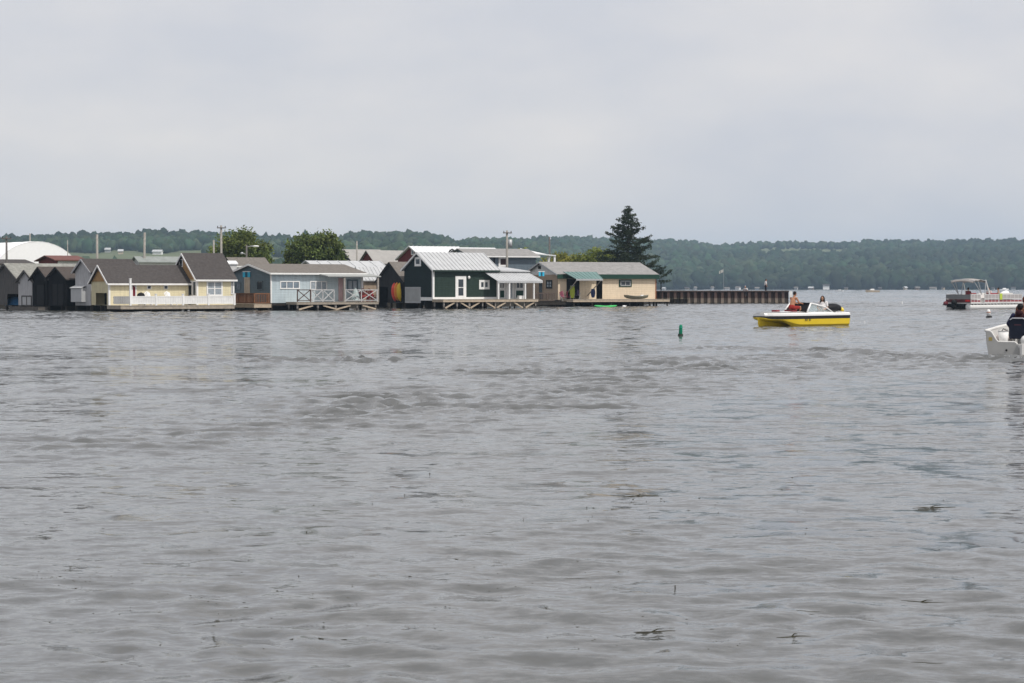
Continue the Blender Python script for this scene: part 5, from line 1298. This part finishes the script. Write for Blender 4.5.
# the open lake carries a longer, steeper chop the farther out it is
chop = []
for lam, y0, y1 in ((1.1, 30, 330), (1.6, 45, 400), (2.4, 60, 560), (5, 240, 1000), (10, 520, 1800), (20, 900, 4000)):
    for _ in range(10):
        th = wr.normal(R(80), .8); l = lam * wr.uniform(.75, 1.35)
        chop.append((2 * math.pi / l * math.cos(th), 2 * math.pi / l * math.sin(th), CHOP * l / 6.283 * wr.uniform(.6, 1.2) / 10 ** .5, wr.uniform(0, 6.28), y0, y1))
def smooth_noise(X, Y, s, seed):
    g = np.random.default_rng(seed); v = np.zeros_like(X)
    for _ in range(6):
        th = g.uniform(0, 6.28); k = s * g.uniform(.6, 1.6); v += np.sin(k * (X * math.cos(th) + Y * math.sin(th)) + g.uniform(0, 6.28))
    return v / 6 ** .5
def wave(X, Y):
    X = np.asarray(X, float); Y = np.asarray(Y, float); h = np.zeros_like(X)
    X, Y = X + .16 * smooth_noise(X, Y, 1.7, 51), Y + .16 * smooth_noise(X, Y, 1.7, 52)
    gust = 1 + .35 * smooth_noise(X, Y, .35, 8)
    for kx, ky, a, p, l in comps:
        fade = np.clip(1.6 - Y / (l * 34), 0, 1)
        h += a * fade * np.sin(kx * X + ky * Y + p) * np.clip(gust, .35, 1.8)
    for kx, ky, a, p, y0, y1 in chop:
        e_ = np.clip((Y - y0) / (y0 * 1.2), 0, 1) * np.clip((y1 - Y) / (y1 * .3), 0, 1); m = e_ > 0
        h[m] += a * e_[m] * np.sin(kx * X[m] + ky * Y[m] + p) * np.clip(1 + .4 * smooth_noise(X[m], Y[m], .12, 9), .3, 1.7)
    for line, sig, amp in WAKES:
        d = np.full_like(X, 1e9)
        for (x0, y0), (x1, y1) in zip(line, line[1:]):
            L2 = (x1 - x0) ** 2 + (y1 - y0) ** 2; t = np.clip(((X - x0) * (x1 - x0) + (Y - y0) * (y1 - y0)) / L2, 0, 1)
            d = np.minimum(d, np.hypot(X - x0 - t * (x1 - x0), Y - y0 - t * (y1 - y0)))
        env = np.exp(-(d / sig) ** 2); m = env > .01
        if not m.any(): continue
        x, y = X[m], Y[m]
        patch = np.clip(.75 + .35 * smooth_noise(x, y, 1.3, 31), .15, 1.4)
        q = np.zeros_like(x); g = np.random.default_rng(77)
        for _ in range(34):
            th = g.normal(R(84), .38); l = g.uniform(.45, 1.5); q += np.sin(2 * math.pi / l * (x * math.cos(th) + y * math.sin(th)) + g.uniform(0, 6.28)) * l ** .5
        for _ in range(26):
            th = g.normal(R(84), .9); l = g.uniform(.22, .6); q += .75 * np.sin(2 * math.pi / l * (x * math.cos(th) + y * math.sin(th)) + g.uniform(0, 6.28)) * l ** .5
        h[m] += .85 * amp * env[m] * patch * q / 5
    return h
ys = np.concatenate([[-60, 0, 3], np.geomspace(5, 75, 640), np.arange(75.3, 255, .3), np.geomspace(255.5, 1700, 420), np.geomspace(1720, 6500, 20)])
us = np.concatenate([[-3, -1.8], np.linspace(-1, 1, 600), [1.8, 3]])
YY, UU = np.meshgrid(ys, us, indexing='ij'); XX = UU * (4 + .33 * np.abs(YY))
ZZ = wave(XX, np.maximum(YY, 3)) * np.clip(1.4 - np.abs(UU) * .25, 0, 1) * (YY < 2000)
nr, nc = XX.shape; idx = np.arange(nr * nc).reshape(nr, nc)
Q = np.stack([idx[:-1, :-1], idx[:-1, 1:], idx[1:, 1:], idx[1:, :-1]], -1).reshape(-1, 4)
WM = bpy.data.materials.new('lake_water'); WM.use_nodes = True
N_ = WM.node_tree.nodes; L_ = WM.node_tree.links; wb = N_['Principled BSDF']
wb.inputs['Base Color'].default_value = (.084, .087, .085, 1); wb.inputs['Roughness'].default_value = .07; wb.inputs['IOR'].default_value = 1.333; wb.inputs['Specular IOR Level'].default_value = .5
tc = N_.new('ShaderNodeTexCoord')
def wnoise(sc, scale, det):
    mp = N_.new('ShaderNodeMapping'); mp.inputs['Scale'].default_value = sc; L_.new(tc.outputs['Object'], mp.inputs['Vector'])
    z = N_.new('ShaderNodeTexNoise'); z.inputs['Scale'].default_value = scale; z.inputs['Detail'].default_value = det; z.inputs['Roughness'].default_value = .55; L_.new(mp.outputs['Vector'], z.inputs['Vector']); return z
def vmath(op, a, b=None, c=None):
    m = N_.new('ShaderNodeVectorMath'); m.operation = op
    for q, x in enumerate((a, b, c)):
        if x is None: continue
        if isinstance(x, tuple): m.inputs[q].default_value = x
        else: L_.new(x, m.inputs[q])
    return m.outputs[0]
n3 = wnoise((.5, 1, 1), .03, 3)                      # calmer and rougher patches
mr = N_.new('ShaderNodeMapRange'); mr.inputs[1].default_value = .36; mr.inputs[2].default_value = .64; mr.inputs[3].default_value = .55; mr.inputs[4].default_value = 1.25; L_.new(n3.outputs['Fac'], mr.inputs[0])
tot = None                                            # slopes of the small ripples
for sc, scale, det, amp in (((.6, 1, 1), 30.0, 2, .22), ((.6, 1, 1), 4.2, 2, .40), ((.55, 1, 1), 1.1, 2, .34), ((.5, 1, 1), 11.0, 1, .26)):
    z = wnoise(sc, scale, det)
    v = vmath('SUBTRACT', z.outputs['Color'], (.5, .5, .5)); v = vmath('MULTIPLY', v, (amp, amp * 1.2, 0))
    tot = v if tot is None else vmath('ADD', tot, v)
# the open lake is windier than the sheltered water by the near bank
sy_ = N_.new('ShaderNodeSeparateXYZ'); L_.new(tc.outputs['Object'], sy_.inputs[0])
wy = N_.new('ShaderNodeMapRange'); wy.inputs[1].default_value = 25; wy.inputs[2].default_value = 130; wy.inputs[3].default_value = 1.0; wy.inputs[4].default_value = 1.3; L_.new(sy_.outputs['Y'], wy.inputs[0])
mw = N_.new('ShaderNodeMath'); mw.operation = 'MULTIPLY'; L_.new(mr.outputs[0], mw.inputs[0]); L_.new(wy.outputs[0], mw.inputs[1])
sc_ = N_.new('ShaderNodeVectorMath'); sc_.operation = 'SCALE'; L_.new(tot, sc_.inputs[0]); L_.new(mw.outputs[0], sc_.inputs['Scale'])
ge = N_.new('ShaderNodeNewGeometry')
nn = vmath('NORMALIZE', vmath('ADD', ge.outputs['Normal'], sc_.outputs[0])); L_.new(nn, wb.inputs['Normal'])
props(np_mesh('lake_water', np.stack([XX, YY, ZZ], -1).reshape(-1, 3), Q, WM, smooth=True), kind='structure')

# floating twigs and bits of weed
WEED = mat('dark_weed', (.035, .032, .018), .8, .3, 10)
tw = [(655, 633, 42, 'long forked dark twig floating low right of the middle'), (577, 578, 26, 'dark curved twig floating left of the speck trail'), (722, 525, 34, 'thin dark stick floating right of the middle'), (640, 497, 40, 'line of dark twig pieces floating near the picture middle'),
      (790, 567, 30, 'short dark twig floating at lower right'), (925, 602, 44, 'thin dark stick floating near the lower right corner'), (812, 613, 30, 'short straight twig floating low on the right'), (795, 638, 40, 'thin bent stick floating low on the right'), (935, 508, 46, 'long thin stick floating at the right'),
      (235, 575, 26, 'short dark twig floating at lower left'), (828, 437, 8, 'small dark knot of weed floating far right of the middle'), (930, 665, 34, 'pale brown stick floating in the lower right corner')]
for px, py, w, lab in tw:
    Y = YW(py); X = K(px) * Y; L = w * Y / F; r = empty('floating_twig', lab, 'twig', (X, Y, float(wave([X], [Y])[0]) - .003), R(random.uniform(-14, 22)), 'twigs floating on the lake')
    m = 7; b = MB(); pts = [((i / m - .5) * L, .05 * L * math.sin(i * .9 + px), 0) for i in range(m + 1)]
    ca, sa = math.cos(r.rotation_euler[2]), math.sin(r.rotation_euler[2]); hz = lambda p: float(wave([X + p[0] * ca - p[1] * sa], [Y + p[0] * sa + p[1] * ca])[0]) - r.location.z - .0008
    pts = [(p[0], p[1], hz(p)) for p in pts]
    q = .0024 + .0016 * (w > 35); b.tube(pts, [q * .5, q, q * 1.2, q, q * 1.3, q, q * .8, q * .4], 6)
    if w > 35: b.tube([pts[3], (pts[4][0], pts[4][1] + .08 * L, pts[4][2] + .012), (pts[5][0], pts[5][1] + .16 * L, pts[5][2] + .008)], [q, q * .8, q * .3], 6)
    b.build('stem', WEED, r, True)
b = MB()
for cx, cy, s, n in ((72, 580, 26, 26), (230, 610, 60, 22), (350, 480, 130, 36), (610, 495, 120, 40), (215, 560, 90, 26), (820, 520, 130, 34), (560, 590, 90, 26), (850, 440, 110, 16), (640, 640, 60, 16), (250, 640, 120, 18), (420, 420, 200, 16)):
    for _ in range(n):
        px, py = random.gauss(cx, s), random.gauss(cy, s * .22)
        if py < 400 or py > 700: continue
        Y = YW(py); X = K(px) * Y; z = float(wave([X], [Y])[0]) - .0035; a = random.uniform(-.6, .6); L = random.choice([.008, .010, .012, .016, .03]) * random.uniform(.6, 1.2)
        b.tube([(X - L * math.cos(a), Y - L * math.sin(a), z), (X, Y + random.uniform(-.2, .2) * L, z + .003), (X + L * math.cos(a), Y + L * math.sin(a), z + .001)], [.001, .003, .001], 5)
props(b.build('floating_weed', WEED), 'dark specks of floating weed scattered over the near water', None, None, 'stuff')
# foam at the sterns of the two moving boats
b = MB()
def foam(px0, px1, py0, py1, n, s):
    for _ in range(n):
        py = random.uniform(py0, py1); Y = YW(py); X = K(random.uniform(px0, px1)) * Y; z = float(wave([X], [Y])[0])
        k = 7; rr = s * random.uniform(.3, 1); vs = []
        for i in range(k):
            a = 2 * math.pi * i / k; q = rr * random.uniform(.5, 1.2); vs.append((X + q * 1.8 * math.cos(a), Y + q * math.sin(a), z - .01))
        vs.append((X, Y, z + .012 + rr * .18)); b.add(vs, [(i, (i + 1) % k, k) for i in range(k)])
foam(1004, 1040, 355, 360.5, 40, .05); foam(990, 1010, 356, 358, 8, .03); foam(853, 868, 321.5, 323.5, 10, .05); foam(980, 1030, 335, 350, 10, .03)
props(b.build('wake_foam', mat('foam_white', (.6, .61, .61), .9, .06)), 'thin white foam churned up behind the moving boats', None, None, 'stuff')

# ================================================================== light, sky, haze
az = Vector((.74, -.67)).normalized(); el = R(56)
d = Vector((az.x * math.cos(el), az.y * math.cos(el), math.sin(el)))
sl_ = bpy.data.lights.new('sun', 'SUN'); sl_.energy = 3.2; sl_.angle = R(1.2); sl_.color = (1, .95, .88)
so = bpy.data.objects.new('sun', sl_); COL.objects.link(so); so.rotation_euler = d.to_track_quat('Z', 'Y').to_euler(); so.location = (0, 0, 400)
w = bpy.data.worlds.new('World'); S.world = w; w.use_nodes = True
N_ = w.node_tree.nodes; L_ = w.node_tree.links; bg = N_['Background']; bg.inputs['Strength'].default_value = .10
sky = N_.new('ShaderNodeTexSky'); sky.sky_type = 'NISHITA'; sky.sun_disc = False; sky.sun_elevation = el; sky.sun_rotation = math.atan2(az.x, az.y); sky.air_density = 1.0; sky.dust_density = 4.0; sky.ozone_density = 1.0
tc = N_.new('ShaderNodeTexCoord'); mp = N_.new('ShaderNodeMapping'); mp.inputs['Scale'].default_value = (1.0, 1.0, 2.3); L_.new(tc.outputs['Generated'], mp.inputs['Vector'])
nz = N_.new('ShaderNodeTexNoise'); nz.inputs['Scale'].default_value = 6.5; nz.inputs['Detail'].default_value = 6; nz.inputs['Roughness'].default_value = .52; L_.new(mp.outputs['Vector'], nz.inputs['Vector'])
rp = N_.new('ShaderNodeValToRGB'); rp.color_ramp.elements[0].position = .36; rp.color_ramp.elements[1].position = .72
VEIL = (7.6, 7.5, 7.72)
rp.color_ramp.elements[0].color = (VEIL[0] * .93, VEIL[1] * .95, VEIL[2] * .985, 1); rp.color_ramp.elements[1].color = (VEIL[0] * 1.15, VEIL[1] * 1.12, VEIL[2] * 1.07, 1)
L_.new(nz.outputs['Fac'], rp.inputs['Fac'])
mx = N_.new('ShaderNodeMix'); mx.data_type = 'RGBA'; mx.inputs[0].default_value = .88; mx.clamp_result = False
L_.new(sky.outputs['Color'], mx.inputs[6]); L_.new(rp.outputs['Color'], mx.inputs[7]); L_.new(mx.outputs[2], bg.inputs['Color'])

HM = bpy.data.materials.new('haze_air'); HM.use_nodes = True; N_ = HM.node_tree.nodes; N_.remove(N_['Principled BSDF'])
pv = N_.new('ShaderNodeVolumePrincipled'); pv.inputs['Color'].default_value = (.58, .78, 1.0, 1); pv.inputs['Density'].default_value = .00016; pv.inputs['Anisotropy'].default_value = .2
HM.node_tree.links.new(pv.outputs[0], N_['Material Output'].inputs['Volume'])
b = MB(); b.box(-5200, -80, -4.5, 5200, 6600, 112)
props(b.build('haze', HM), 'thin bluish summer haze over the lake', None, None, 'stuff')

S.view_settings.view_transform = 'Standard'; S.view_settings.look = 'None'; S.view_settings.exposure = 0; S.view_settings.gamma = 1
S.render.engine = 'CYCLES'; S.cycles.use_denoising = True; S.cycles.max_bounces = 6; S.cycles.volume_bounces = 1; S.cycles.transparent_max_bounces = 8
